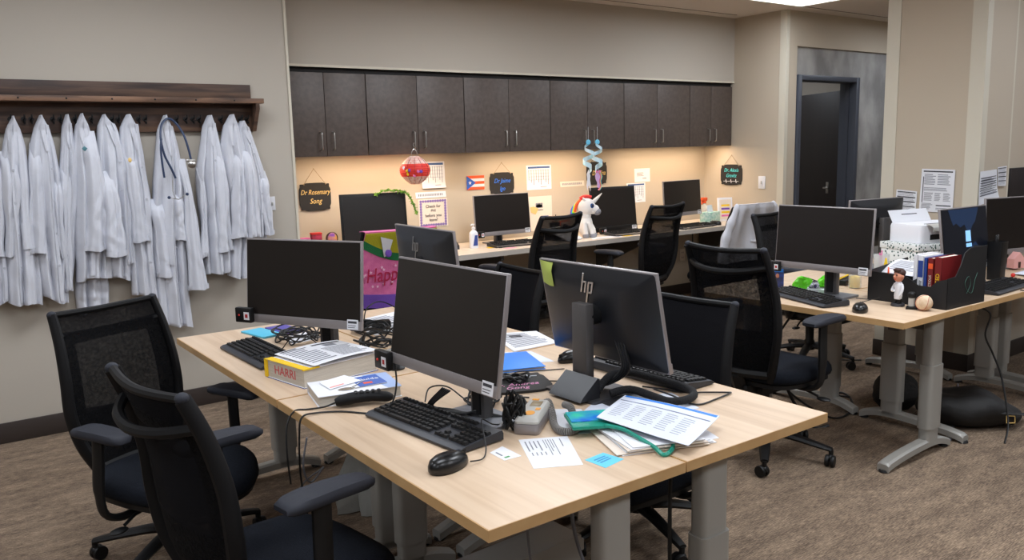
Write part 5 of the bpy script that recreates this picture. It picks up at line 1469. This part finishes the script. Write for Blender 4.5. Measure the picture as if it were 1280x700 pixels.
page('form', 'large printed form with a bright blue header strip lying on top of the stack', 'paper', (1.716, 1.790, .746), (1.770, 1.470, .748), (1.548, 1.384, .743), (1.490, 1.668, .752),
     [(.02, .01, .985, .07, blue_p), (.02, .22, .97, .235, ink_l), (.02, .21, .97, .222, ink_b)] + sum([lines(9, a, a + .13, .32, .85, mat('pale_ink', (172, 176, 186), .8, bump=(50, .01)), .3, .3) for a in (.06, .23, .40, .57, .74)], []), paper_b, None, .0012, lift=lambda u, v: .004 * math.sin(3 * u + 2 * v))
# black plaque on the desk with heartbeat
t, A = plaque('black plaque lying on the desk with pink lettering and a white heartbeat line', basis((1.605, 2.205, Z + .0008), (.24, -.10, 0), (0, 0, 1)), .225, .21, .0, [('Dr. Andrea', .040, -.01, -.03, mat('pink_paint', (226, 150, 190), .5, bump=(60, .02)), .3, .9), ('Gong', .04, -.01, -.068, MATS['pink_paint'], .3, .9)], None)
for ch in list(t.children):
    if ch.name.startswith('hanging'): bpy.data.objects.remove(ch)
pulse(t, A, -.09, .09, .055, white_m, .9)
# blue book and papers at the middle
t = book('bright blue booklet right of the foreground monitor', 1.76, 2.44, -20, .19, .24, .012, blue_p)
page('loose_paper', 'white sheets with a dark printed picture at the far middle of the desks', 'paper', (1.98, 2.90, Z), (2.165, 2.81, Z), (2.10, 2.58, Z), (1.875, 2.577, Z), lines(11, .1, .9, .12, .9, ink_l) + [(.3, .2, .55, .34, ink)], None, None, .0035)
page('loose_paper', 'white sheet sticking out under the bright blue booklet toward the papers', 'paper', (1.80, 2.62, Z), (1.93, 2.54, Z), (1.90, 2.36, Z), (1.76, 2.42, Z), (), paper_b, None, .0012)
# padded strap and cables at the rear facing monitor
q = nb(); tube(q, smooth_pts([(1.70, 1.90, .735), (1.78, 1.93, .765), (1.86, 1.925, .765), (1.925, 1.86, .745), (1.95, 1.77, .735), (1.925, 1.70, .73), (1.86, 1.675, .73), (1.81, 1.70, .73), (1.80, 1.76, .735), (1.775, 1.83, .745), (1.72, 1.86, .735)], 5), .0125, 10, flat=1.0)
tag(center(obj('padded_strap', q, mat('strap_foam', (24, 24, 26), .95, bump=(200, .4)), None, ang=80)), 'thick black padded loop lying beside the base of the rear facing monitor', 'strap')
q = nb()
for i in range(4):
    tube(q, smooth_pts([(1.80 + .006 * i, 1.955 - .012 * i, 1.00), (1.79 + .008 * i, 1.94 - .012 * i, .95), (1.785, 1.90 - .012 * i, .88), (1.80, 1.89 - .01 * i, .80), (1.775 + .012 * i, 1.93, .745), (1.76, 1.97, .722)], 6), .0048, 6)
tag(center(obj('cable_bundle', q, cable_m)), 'black cables hanging down behind the monitor with the green note', 'cables')
tag(center(cable('monitor_cable', [(1.785, 1.93, 1.03), (1.79, 1.86, .98), (1.80, 1.80, .915), (1.815, 1.745, .85)], .003)), 'thin cable slanting across the back of the monitor with the green note', 'cable')
tag(center(cable('mouse_cable', [(1.85, 2.24, .715), (1.77, 2.28, .714), (1.70, 2.32, .714), (1.66, 2.29, .714), (1.66, 2.22, .716), (1.70, 2.16, .716), (1.74, 2.12, .716)], .0022)), 'thin black cable looping on the desk left of the rear facing monitor', 'cable')
tag(center(cable('loop_cable', [(1.90, 1.90, .715), (1.925, 1.84, .715), (1.955, 1.76, .715), (2.00, 1.72, .716), (2.055, 1.675, .715), (2.05, 1.665, .715), (1.97, 1.655, .714), (1.90, 1.65, .714), (1.875, 1.68, .716), (1.885, 1.75, .72), (1.87, 1.82, .73)], .003)), 'black cable loop pointing toward the right end of the foreground desk', 'cable')

# ---------------------------------------------------------------- under the foreground desks
t = thing('waste_bag', 'crumpled pale grey bag on the floor under the foreground desks', 'bag', (1.52, 3.12, 0), R(12))
q = nb(); rnd = random.Random(2)
def bagf(u, v):
    a = 2 * PI * u; rr = (.15 + .03 * math.sin(5 * a) + .02 * math.sin(9 * a + 3 * v)) * (1 - .35 * v ** 2)
    return (rr * math.cos(a), rr * math.sin(a) * .8, .005 + .26 * v + .02 * math.sin(4 * a) * v)
sheet(q, bagf, 36, 12, .003); obj('bag', q, mat('bag_grey', (150, 150, 144), .6, bump=(30, .5)), t, ang=80)
t = thing('metal_box', 'grey metal cable tray box on the floor under the near desk corner', 'metal box', (1.44, 2.02, 0.14), R(3))
q = nb(); bx(-.30, .24, -.07, .07, .0, .10, q, .003); bx(.24, .27, -.05, -.02, .03, .07, q, .002); obj('box', q, steel, t)
q = nb(); bx(.2405, .243, -.06, .06, .008, .092, q); obj('end_plate', q, lgt_grey, t); obj('slot', bx(.244, .2465, -.012, .0, .03, .06), blk, t)
q = nb(); bx(-.28, -.24, -.06, .06, -.14, 0, q, .003); bx(.18, .22, -.06, .06, -.14, 0, q, .003); obj('stand', q, steel_d, t)
for pts, r_, m_, lab in ((((1.60, 2.0, .66), (1.62, 1.95, .5), (1.60, 1.90, .3), (1.66, 1.88, .12), (1.80, 1.92, .006)), .0065, grey_cable, 'thick grey cable hanging between the two near desk legs'),
                         (((1.28, 1.72, .66), (1.30, 1.75, .5), (1.36, 1.80, .25), (1.42, 1.80, .006)), .004, grey_cable, 'thin grey cable hanging left of the near desk leg'),
                         (((1.72, 1.60, .66), (1.68, 1.57, .5), (1.67, 1.56, .3), (1.70, 1.58, .1), (1.74, 1.6, .006)), .006, cable_m, 'black cable hanging beside the right near desk leg')):
    tag(center(cable('hanging_cable', pts, r_, m_)), lab, 'cable')

# ---------------------------------------------------------------- things on the right hand desks
t = thing('desk_organizer', 'black cardboard desk organizer with cut down side, holding books', 'organizer', (4.02, 2.075, Z), R(-2))
q = nb()
YZ = Matrix(((0, 0, 1, 0), (1, 0, 0, 0), (0, 1, 0, 0), (0, 0, 0, 1)))
bx(-.17, .17, -.20, .20, 0, .004, q)
prism(q, [(-.20, 0), (.20, 0), (.20, .145), (.0, .135), (-.06, .10), (-.12, .10), (-.15, .13), (-.20, .145)], -.17, -.166, YZ)
prism(q, [(-.20, 0), (.20, 0), (.20, .15), (-.10, .15), (-.14, .27), (-.20, .27)], .166, .17, YZ)
XZ = Matrix(((1, 0, 0, 0), (0, 0, -1, 0), (0, 1, 0, 0), (0, 0, 0, 1)))
prof = [(-.17, 0), (.17, 0), (.17, .275), (.02, .275), (-.03, .255), (-.06, .20), (-.10, .15), (-.17, .145)]
prism(q, prof, .196, .20, XZ); prism(q, [(-.17, 0), (.17, 0), (.17, .18), (-.17, .145)], -.20, -.196, XZ); prism(q, [(-.165, .004), (.165, .004), (.165, .22), (-.02, .22), (-.10, .13), (-.165, .12)], .03, .034, XZ)
obj('tray', q, mat('black_card', (22, 22, 24), .6, bump=(60, .05)), t)
q = nb(); rnd = random.Random(1)
tube(q, smooth_pts([(.0, -.2015, .06), (.03, -.2015, .10), (.01, -.2015, .14), (-.02, -.2015, .11), (.01, -.2015, .07), (.05, -.2015, .06), (.07, -.2015, .12), (.09, -.2015, .15)], 5), .0012, 5); obj('chalk_doodle', q, mat('chalk_green', (60, 96, 84), .8, bump=(40, .02)), t)
def standing(label, x, y, th, h, d, m, strip, z=Z + .005, rz=-2):
    t = thing('book', label, 'book', (x, y, z), R(rz), 'books standing in the organizer')
    q = nb(); bx(-d / 2, -d / 2 + .002, -th / 2, th / 2, 0, h, q); bx(-d / 2, d / 2, -th / 2, -th / 2 + .002, 0, h, q); bx(-d / 2, d / 2, th / 2 - .002, th / 2, 0, h, q); obj('cover', q, m, t)
    obj('pages', bx(-d / 2 + .003, d / 2 - .004, -th / 2 + .002, th / 2 - .002, .003, h - .003), cream_m, t)
    for z0, z1, mm in strip: obj('spine_block', bx(-d / 2 - .0008, -d / 2, -th / 2 + .002, th / 2 - .002, z0, z1), mm, t)
    return t
standing('stack of white papers standing leftmost in the organizer', 3.97, 2.055, .020, .235, .17, white_m, [])
t = standing('white spined book with blue top block standing in the organizer', 3.965, 2.028, .028, .232, .17, white_m, [(.13, .21, blue_d)]); text('of Emergency', .018, T(-.0862, 0, .065, rz=0) @ basis((0, 0, 0), (0, 0, 1), (-1, 0, 0)), ink, t)
t = standing('dark blue book standing in the organizer beside the maroon books', 3.965, 2.004, .014, .225, .17, blue_d, [])
t = standing('maroon book with pale lettering standing in the organizer', 3.965, 1.980, .026, .225, .17, dkred, [(.175, .20, orange_m)]); text('INFECTIOUS', .016, basis((-.0862, 0, .10), (0, 0, 1), (-1, 0, 0)), cream_m, t)
t = standing('maroon book with yellow lettering standing rightmost in the organizer', 3.965, 1.944, .034, .232, .17, dkred, []); text('ADVANCED', .026, basis((-.0862, 0, .085), (0, 0, 1), (-1, 0, 0)), yel_p, t); 
page('loose_paper', 'white printed sheets leaning in the organizer left of the books', 'paper', (4.13, 2.27, .885), (4.10, 2.085, .88), (3.93, 2.085, .835), (3.96, 2.27, .835), lines(9, .1, .9, .15, .85, ink_l), None, None, .002, lift=lambda u, v: .012 * math.sin(PI * v))
# bobble figure
t = thing('bobble_figure', 'small bobblehead figure with dark hair and white suit in front of the organizer', 'figurine', (3.79, 2.085, Z), R(-104))
q = nb(); lathe(q, [(.030, 0), (.032, .004), (.030, .012), (.026, .014)], 20); obj('base', q, silver_d, t)
q = nb(); tube(q, [(-.009, 0, .014), (-.010, 0, .04)], .0095, 10); tube(q, [(.009, 0, .014), (.010, 0, .04)], .0095, 10); ball(q, (-.010, -.006, .016), (.009, .013, .005), 10); ball(q, (.010, -.006, .016), (.009, .013, .005), 10); obj('legs', q, blk, t)
q = nb(); lathe(q, [(.018, .034), (.020, .05), (.018, .075), (.021, .10), (.016, .114), (.008, .12)], 16, None, 1.05, .8)
tube(q, smooth_pts([(-.020, 0, .106), (-.028, -.004, .088), (-.022, -.016, .074), (-.008, -.020, .076)], 4), .0065, 8); tube(q, smooth_pts([(.020, 0, .106), (.028, -.004, .088), (.026, -.010, .066), (.022, -.012, .055)], 4), .0065, 8); obj('suit', q, white_m, t, ang=70)
q = nb(); ball(q, (0, -.002, .145), (.024, .025, .029), 18); ball(q, (0, -.028, .142), (.005, .006, .007), 8); ball(q, (-.025, -.002, .143), (.004, .006, .008), 8); ball(q, (.025, -.002, .143), (.004, .006, .008), 8); tube(q, [(0, 0, .112), (0, 0, .125)], .009, 8); obj('head', q, skin_m, t, ang=80)
q = nb(); ball(q, (0, .005, .160), (.027, .027, .022), 16); ball(q, (0, -.014, .174), (.020, .015, .010), 12); obj('hair', q, brown_m, t, ang=80)
q = nb(); ball(q, (-.009, -.024, .150), (.003, .003, .003), 8); ball(q, (.009, -.024, .150), (.003, .003, .003), 8); box(q, (-.009, -.025, .156), (.009, .002, .002)); box(q, (.009, -.025, .156), (.009, .002, .002)); obj('eyes', q, blk, t)
q = nb(); box(q, (0, -.0255, .131), (.012, .003, .0025), None, .0008); obj('mouth', q, red_m, t)
# stapler standing
t = thing('desk_stand', 'small black and white stand between the figurine and the baseball', 'desk stand', (3.775, 2.01, Z), R(-60))
q = nb(); prism(q, [(-.025, -.03), (.025, -.03), (.018, .02), (-.018, .02)], 0, .010); obj('foot', q, blk, t)
q = nb(); lathe(q, [(.012, .01), (.014, .012), (.014, .05), (.012, .052)], 16); obj('white_body', q, lgt_grey, t)
q = nb(); lathe(q, [(.015, .052), (.018, .056), (.018, .072), (.012, .078), (.004, .079)], 16); obj('cap', q, blk, t)
# baseball
t = thing('baseball', 'worn baseball with red stitching on the desk corner', 'baseball', (3.765, 1.945, Z))
q = nb(); ball(q, (0, 0, .037), .037, 28); obj('leather', q, mat('worn_leather', (226, 204, 174), .6, noise=((176, 132, 92), 18, 4), bump=(60, .1)), t, ang=80)
def seam(i, n, d=0):
    s = 2 * PI * i / n; al = .44; a, b_ = 1 - al, al
    x = a * math.cos(s) + b_ * math.cos(3 * s); y = a * math.sin(s) - b_ * math.sin(3 * s); z = 2 * math.sqrt(a * b_) * math.sin(2 * s)
    return Vector((x, y, z)).normalized() * .0372
RM = Matrix.Rotation(R(50), 3, 'Z') @ Matrix.Rotation(R(35), 3, 'X')
q = nb(); tube(q, [RM @ seam(i, 120) + Vector((0, 0, .037)) for i in range(120)], .0011, 5, True); obj('seam', q, mat('stitch_red', (170, 60, 50), .7, bump=(60, .02)), t)
# white printer, spotted box
t = thing('printer', 'white inkjet printer with open output tray on the spotted box by the column', 'printer', (4.90, 2.53, Z + .19), R(-14))
q = nb(); stack(q, [[Vector((x * k, y * k, z)) for x, y in rrect(.38, .24, .03, 4)] for k, z in ((1, 0), (1, .09), (.97, .105))]); obj('body', q, white_m, t, ang=50)
q = nb(); sheet(q, lambda u, v: ((u - .5) * .30, -.115 - .02 * math.sin(3 * v) - .05 * (1 - v), .075 + .035 * v ** .5 * 1.0), 8, 6, .003); obj('front_flap', q, lgt_grey, t)
obj('slot', bx(-.12, .12, -.1215, -.119, .02, .05), blk, t)
obj('control_panel', bx(.13, .175, -.122, -.118, .02, .085, bev=.001), silver, t)
obj('top_print', bx(-.10, .06, -.06, -.055, .105, .107), ink, t)
page('loose_paper', 'white sheet standing in the feed of the white printer', 'paper', (4.77, 2.715, 1.075), (5.07, 2.64, 1.075), (5.06, 2.60, 1.005), (4.76, 2.675, 1.005), [(.3, .35, .7, .42, ink)], None, None, .002)
dot = mat('spotted_card', (228, 232, 230), .6)
nt = dot.node_tree; vo = nt.nodes.new('ShaderNodeTexVoronoi'); vo.inputs['Scale'].default_value = 62; tcn = nt.nodes.new('ShaderNodeTexCoord'); nt.links.new(tcn.outputs['Object'], vo.inputs['Vector'])
crn = nt.nodes.new('ShaderNodeValToRGB'); crn.color_ramp.interpolation = 'CONSTANT'; crn.color_ramp.elements[0].color = rgb((44, 84, 76)); crn.color_ramp.elements[1].position = .34; crn.color_ramp.elements[1].color = rgb((228, 232, 230))
nt.links.new(vo.outputs['Distance'], crn.inputs[0]); nt.links.new(crn.outputs[0], nt.nodes['Principled BSDF'].inputs['Base Color'])
t = thing('storage_box', 'white storage box with dark green spots under the white printer', 'storage box', (4.88, 2.53, Z), R(-14))
obj('box', bx(-.21, .21, -.135, .135, 0, .15, bev=.002), dot, t); obj('lid', bx(-.215, .215, -.14, .14, .15, .188, bev=.003), dot, t)
q = nb(); bx(-.02, .05, -.142, -.1375, .11, .14, q, .002); obj('red_tag', q, red_m, t)
t = thing('plastic_cup', 'clear plastic cup left of the spotted box', 'cup', (4.56, 2.62, Z)); q = nb(); lathe(q, [(.034, 0), (.036, .003), (.045, .13), (.043, .13), (.034, .006)], 20); obj('cup', q, clear_m, t)
q = nb(); tube(q, [(.0, .0, .01), (.02, .01, .15)], .004); tube(q, [(.01, -.01, .01), (-.02, .0, .14)], .004); obj('pen', q, pink_m, t)
t = thing('binder', 'red binder lying between the clear cup and the organizer', 'binder', (4.36, 2.42, Z), R(12)); obj('cover', bx(-.07, .07, -.10, .10, 0, .05, bev=.004), red_m, t); obj('pages', bx(-.0705, .0, -.096, .096, .006, .044), white_m, t)
t = thing('highlighter', 'white and yellow conical marker standing left of the organizer', 'marker', (4.17, 2.37, Z)); q = nb(); lathe(q, [(.018, 0), (.018, .08), (.012, .12)], 14); obj('body', q, white_m, t); q = nb(); lathe(q, [(.012, .12), (.004, .165), (.001, .17)], 12); obj('tip', q, yel_p, t)
t = thing('scissors', 'orange handled scissors lying at the left end of the organizer', 'scissors', (3.96, 2.235, Z + .10), R(30)); q = nb()
for s in (-1, 1): tube(q, smooth_pts([(s * .016 + .012 * math.cos(a), .0, .03 + .020 * math.sin(a)) for a in [R(k) for k in range(0, 360, 45)]], 3, True), .004, 6, True)
obj('handles', q, orange_m, t); q = nb(); tube(q, [(-.006, 0, .012), (.006, 0, -.08)], [.005, .001], 6); tube(q, [(.006, 0, .012), (-.006, 0, -.08)], [.005, .001], 6); obj('blades', q, chrome, t)
# clutter behind the keyboard
for k, (x, y, lab) in enumerate(((3.86, 2.66, 'lime green crumpled toy left of the monitor stand'), (3.995, 2.60, 'lime green crumpled toy beside the monitor stand, right one'))):
    q = nb(); ball(q, (0, 0, .028), (.048, .036, .028), 18)
    for v in q.verts: v.co += Vector((.010 * math.sin(v.co.y * 190 + k), .008 * math.sin(v.co.x * 160), .010 * math.sin(v.co.x * 130 + v.co.y * 90 + k)))
    o = obj('crumpled_toy', q, lime_m, None, ang=25); tag(o, lab, 'toy', 'lime green crumpled toys'); center(o); o.location = (x, y, Z)
q = nb(); rnd = random.Random(6)
for i in range(9): ball(q, (rnd.uniform(-.03, .03), rnd.uniform(-.025, .025), .014 + rnd.uniform(0, .022)), .014, 8)
o = tag(center(obj('trinkets', q, mat('trinket_mix', (210, 206, 220), .5, noise=((50, 40, 80), 60, 1)))), 'cluster of small dark and pale trinkets between the two lime toys', 'trinkets'); o.location = (3.925, 2.635, Z)
t = thing('photo_card', 'picture card of people in blue standing on the desk left of the lime toys', 'photo', (3.80, 2.80, Z), R(-80)); obj('card', box(nb(), (0, 0, .055), (.12, .004, .11), None, .001), mat('photo_blue', (52, 80, 160), .4, noise=((44, 40, 44), 22, 2)), t)
obj('sky_band', box(nb(), (0, -.0025, .10), (.116, .001, .018)), blue_p, t); q = nb(); ball(q, (-.02, -.003, .07), (.010, .002, .012), 8); ball(q, (.025, -.003, .07), (.010, .002, .012), 8); obj('faces', q, skin_m, t)
page('loose_paper', 'loose white sheets behind the keyboard under the monitor near the baseball', 'paper', (4.00, 2.74, Z), (4.02, 2.56, Z), (3.82, 2.50, Z), (3.79, 2.70, Z), (), None, None, .0012)
t = thing('glass_jar', 'clear jar with yellow contents right of the monitor stand', 'jar', (4.10, 2.50, Z)); q = nb(); lathe(q, [(.03, 0), (.033, .004), (.033, .09), (.028, .10)], 18); obj('jar', q, clear_m, t); q = nb(); lathe(q, [(.026, .005), (.027, .06), (.02, .065)], 16); obj('contents', q, yel_p, t)
t = thing('pen_tray', 'black pen tray at the back of the desk right of the monitor stand', 'tray', (4.20, 2.62, Z), R(10)); q = nb(); bx(-.09, .09, -.04, .04, 0, .03, q, .004); obj('tray', q, blk, t); q = nb(); tube(q, [(-.08, .0, .036), (.08, .01, .04)], .005); obj('pen', q, yel_p, t)
tag(center(cable('mouse_cable', [(3.575, 2.175, .722), (3.62, 2.21, .716), (3.70, 2.23, .716), (3.76, 2.20, .73), (3.81, 2.19, .735), (3.83, 2.24, .716), (3.82, 2.32, .714)], .002)), 'thin cord of the mouse beside the baseball desk keyboard', 'cable')
t = thing('note_pad', 'pale pink note pad on the seam of the right hand desks', 'note pad', (4.12, 1.935, Z), R(6)); obj('pad', bx(-.10, .10, -.038, .038, 0, .010), mat('pad_pink', (226, 200, 206), .7, bump=(40, .02)), t); obj('top_sheet', bx(-.10, .10, -.038, .038, .0102, .011), white_m, t)
t = thing('pencil_cup', 'tall black cup with pens between the blue lit monitor and the cut off monitor', 'cup', (4.885, 2.13, Z)); q = nb(); stack(q, [[Vector((x * k, y * k, z)) for x, y in rrect(.078, .078, .01, 3)] for k, z in ((.9, 0), (1.05, .215), (1.0, .215), (.86, .01))]); obj('cup', q, blk, t)
for k in range(3):
    q = nb(); tube(q, smooth_pts([(.01 * k - .01, 0, .02), (.012 * k, .01, .22), (.01 + .01 * k, .012, .245)], 3), .005, 6); obj('pen', q, blk_gloss, t)
t = thing('house_ornament', 'small pale pink house shaped ornament under the cut off monitor', 'ornament', (5.33, 2.215, Z + .012), R(-20)); q = nb(); prism(q, [(-.04, 0), (.04, 0), (.04, .055), (0, .095), (-.04, .055)], -.025, .025, XZ); obj('house', q, mat('house_pink', (224, 166, 160), .6, bump=(60, .05)), t); obj('door', box(nb(), (0, -.0255, .02), (.018, .002, .036)), brown_m, t)
t = thing('red_ball', 'small red ball on the desk beside the tall black cup', 'ball', (5.03, 2.10, Z)); q = nb(); ball(q, (0, 0, .012), .012, 12); obj('ball', q, red_m, t)
page('loose_paper', 'white crumpled sheet at the right picture edge under the cut off monitor', 'paper', (5.10, 2.13, Z), (5.28, 2.14, Z), (5.26, 2.02, Z), (5.08, 2.02, Z), (), paper_b, None, .001, lift=lambda u, v: .01 * math.sin(6 * u) * math.sin(3 * v) + .01)

# ---------------------------------------------------------------- floor of the right hand desks
t = thing('shoulder_bag', 'black leather shoulder bag with a gold buckle slumped under the right hand desks', 'bag', (4.42, 2.02, 0), R(-38))
q = nb(); ball(q, (0, 0, .10), (.27, .15, .105), 28)
for v in q.verts:
    v.co.z += .018 * math.sin(v.co.x * 22) * (v.co.z > .04) + .010 * math.sin(v.co.y * 40 + v.co.x * 9) * (v.co.z > .04)
    v.co.z = max(v.co.z, .004)
    v.co.z *= 1 - .35 * max(0, v.co.x + .05) / .3
obj('body', q, mat('bag_leather', (17, 16, 16), .6, bump=(30, .25)), t, ang=80)
q = nb(); tube(q, smooth_pts([(.10, -.12, .10), (.20, -.15, .10), (.30, -.16, .08), (.40, -.10, .03), (.42, -.02, .012), (.34, .02, .03), (.22, .0, .07)], 5), .020, 8, flat=.3, up=(0, 0, 1)); obj('strap', q, MATS['bag_leather'], t)
q = nb(); tube(q, [(.12, -.148, .055), (.16, -.152, .055), (.16, -.148, .09), (.12, -.144, .09)], .0028, 6, True); obj('buckle', q, gold_m, t)
t = thing('carry_bag', 'dark crumpled bag under the right hand desks behind the front leg', 'bag', (4.42, 2.42, 0), R(20))
q = nb(); ball(q, (0, 0, .09), (.17, .12, .10), 20)
for v in q.verts: v.co += Vector((.008 * math.sin(v.co.z * 60), .008 * math.sin(v.co.x * 40), .012 * math.sin(v.co.x * 30 + v.co.y * 20))); v.co.z = max(v.co.z, .003)
obj('body', q, mat('bag_dark_cloth', (26, 24, 23), .9, bump=(60, .4)), t, ang=80); q = nb(); tube(q, smooth_pts([(-.08, 0, .17), (-.04, .0, .23), (.04, 0, .23), (.08, 0, .17)], 4), .007); obj('handle', q, MATS['bag_dark_cloth'], t)
for pts, r_, m_, lab in (
    (((3.56, 2.62, .66), (3.58, 2.60, .40), (3.66, 2.56, .16), (3.76, 2.50, .006), (3.84, 2.46, .006)), .009, cable_m, 'thick black cable hanging beside the armrest of the mesh chair at the baseball desk'),
    (((3.75, 2.62, .62), (3.66, 2.7, .40), (3.72, 2.66, .2), (3.9, 2.5, .03), (4.15, 2.52, .006), (4.35, 2.65, .006), (4.42, 2.75, .006), (4.34, 2.78, .006), (4.36, 2.66, .012)), .006, cable_m, 'black cable running along the floor under the right hand desks with a coil'),
    (((4.28, 1.93, .66), (4.33, 1.90, .62), (4.30, 1.905, .52), (4.34, 1.88, .42), (4.36, 1.84, .3), (4.32, 1.78, .1), (4.25, 1.76, .006)), .005, cable_m, 'black cable hanging under the desk behind the front desk leg'),
    (((4.60, 1.88, .715), (4.63, 1.855, .70), (4.72, 1.84, .62), (4.80, 1.845, .50), (4.86, 1.86, .46), (4.88, 1.865, .54), (4.80, 1.87, .60)), .003, cable_m, 'black cable drooping over the desk edge below the keyboard of the blue lit screen'),
    (((5.02, 1.90, .66), (5.04, 1.90, .45), (5.10, 1.92, .2), (5.2, 1.95, .006)), .006, cable_m, 'black cable hanging at the right picture edge'),
    (((4.1, 1.95, .006), (4.5, 2.12, .006), (4.8, 2.25, .006), (5.1, 2.4, .006)), .006, grey_cable, 'pale cable lying on the floor behind the front desk leg'),
    (((4.1, 3.1, .006), (4.5, 3.4, .006), (4.9, 3.35, .006), (5.2, 3.1, .006)), .004, cable_m, 'thin cable on the carpet left of the column'),
    (((6.32, 5.62, .70), (6.34, 5.64, .5), (6.30, 5.60, .35), (6.33, 5.58, .2), (6.40, 5.6, .35), (6.45, 5.64, .45)), .006, cable_m, 'black cables hanging under the right end of the worktop'),
    (((5.60, 5.58, .70), (5.58, 5.54, .5), (5.63, 5.52, .3), (5.57, 5.5, .14), (5.60, 5.5, .06)), .012, cable_m, 'thick black cable bundle hanging under the worktop behind the mesh chair')):
    tag(center(cable('hanging_cable', pts, r_, m_)), lab, 'cable')
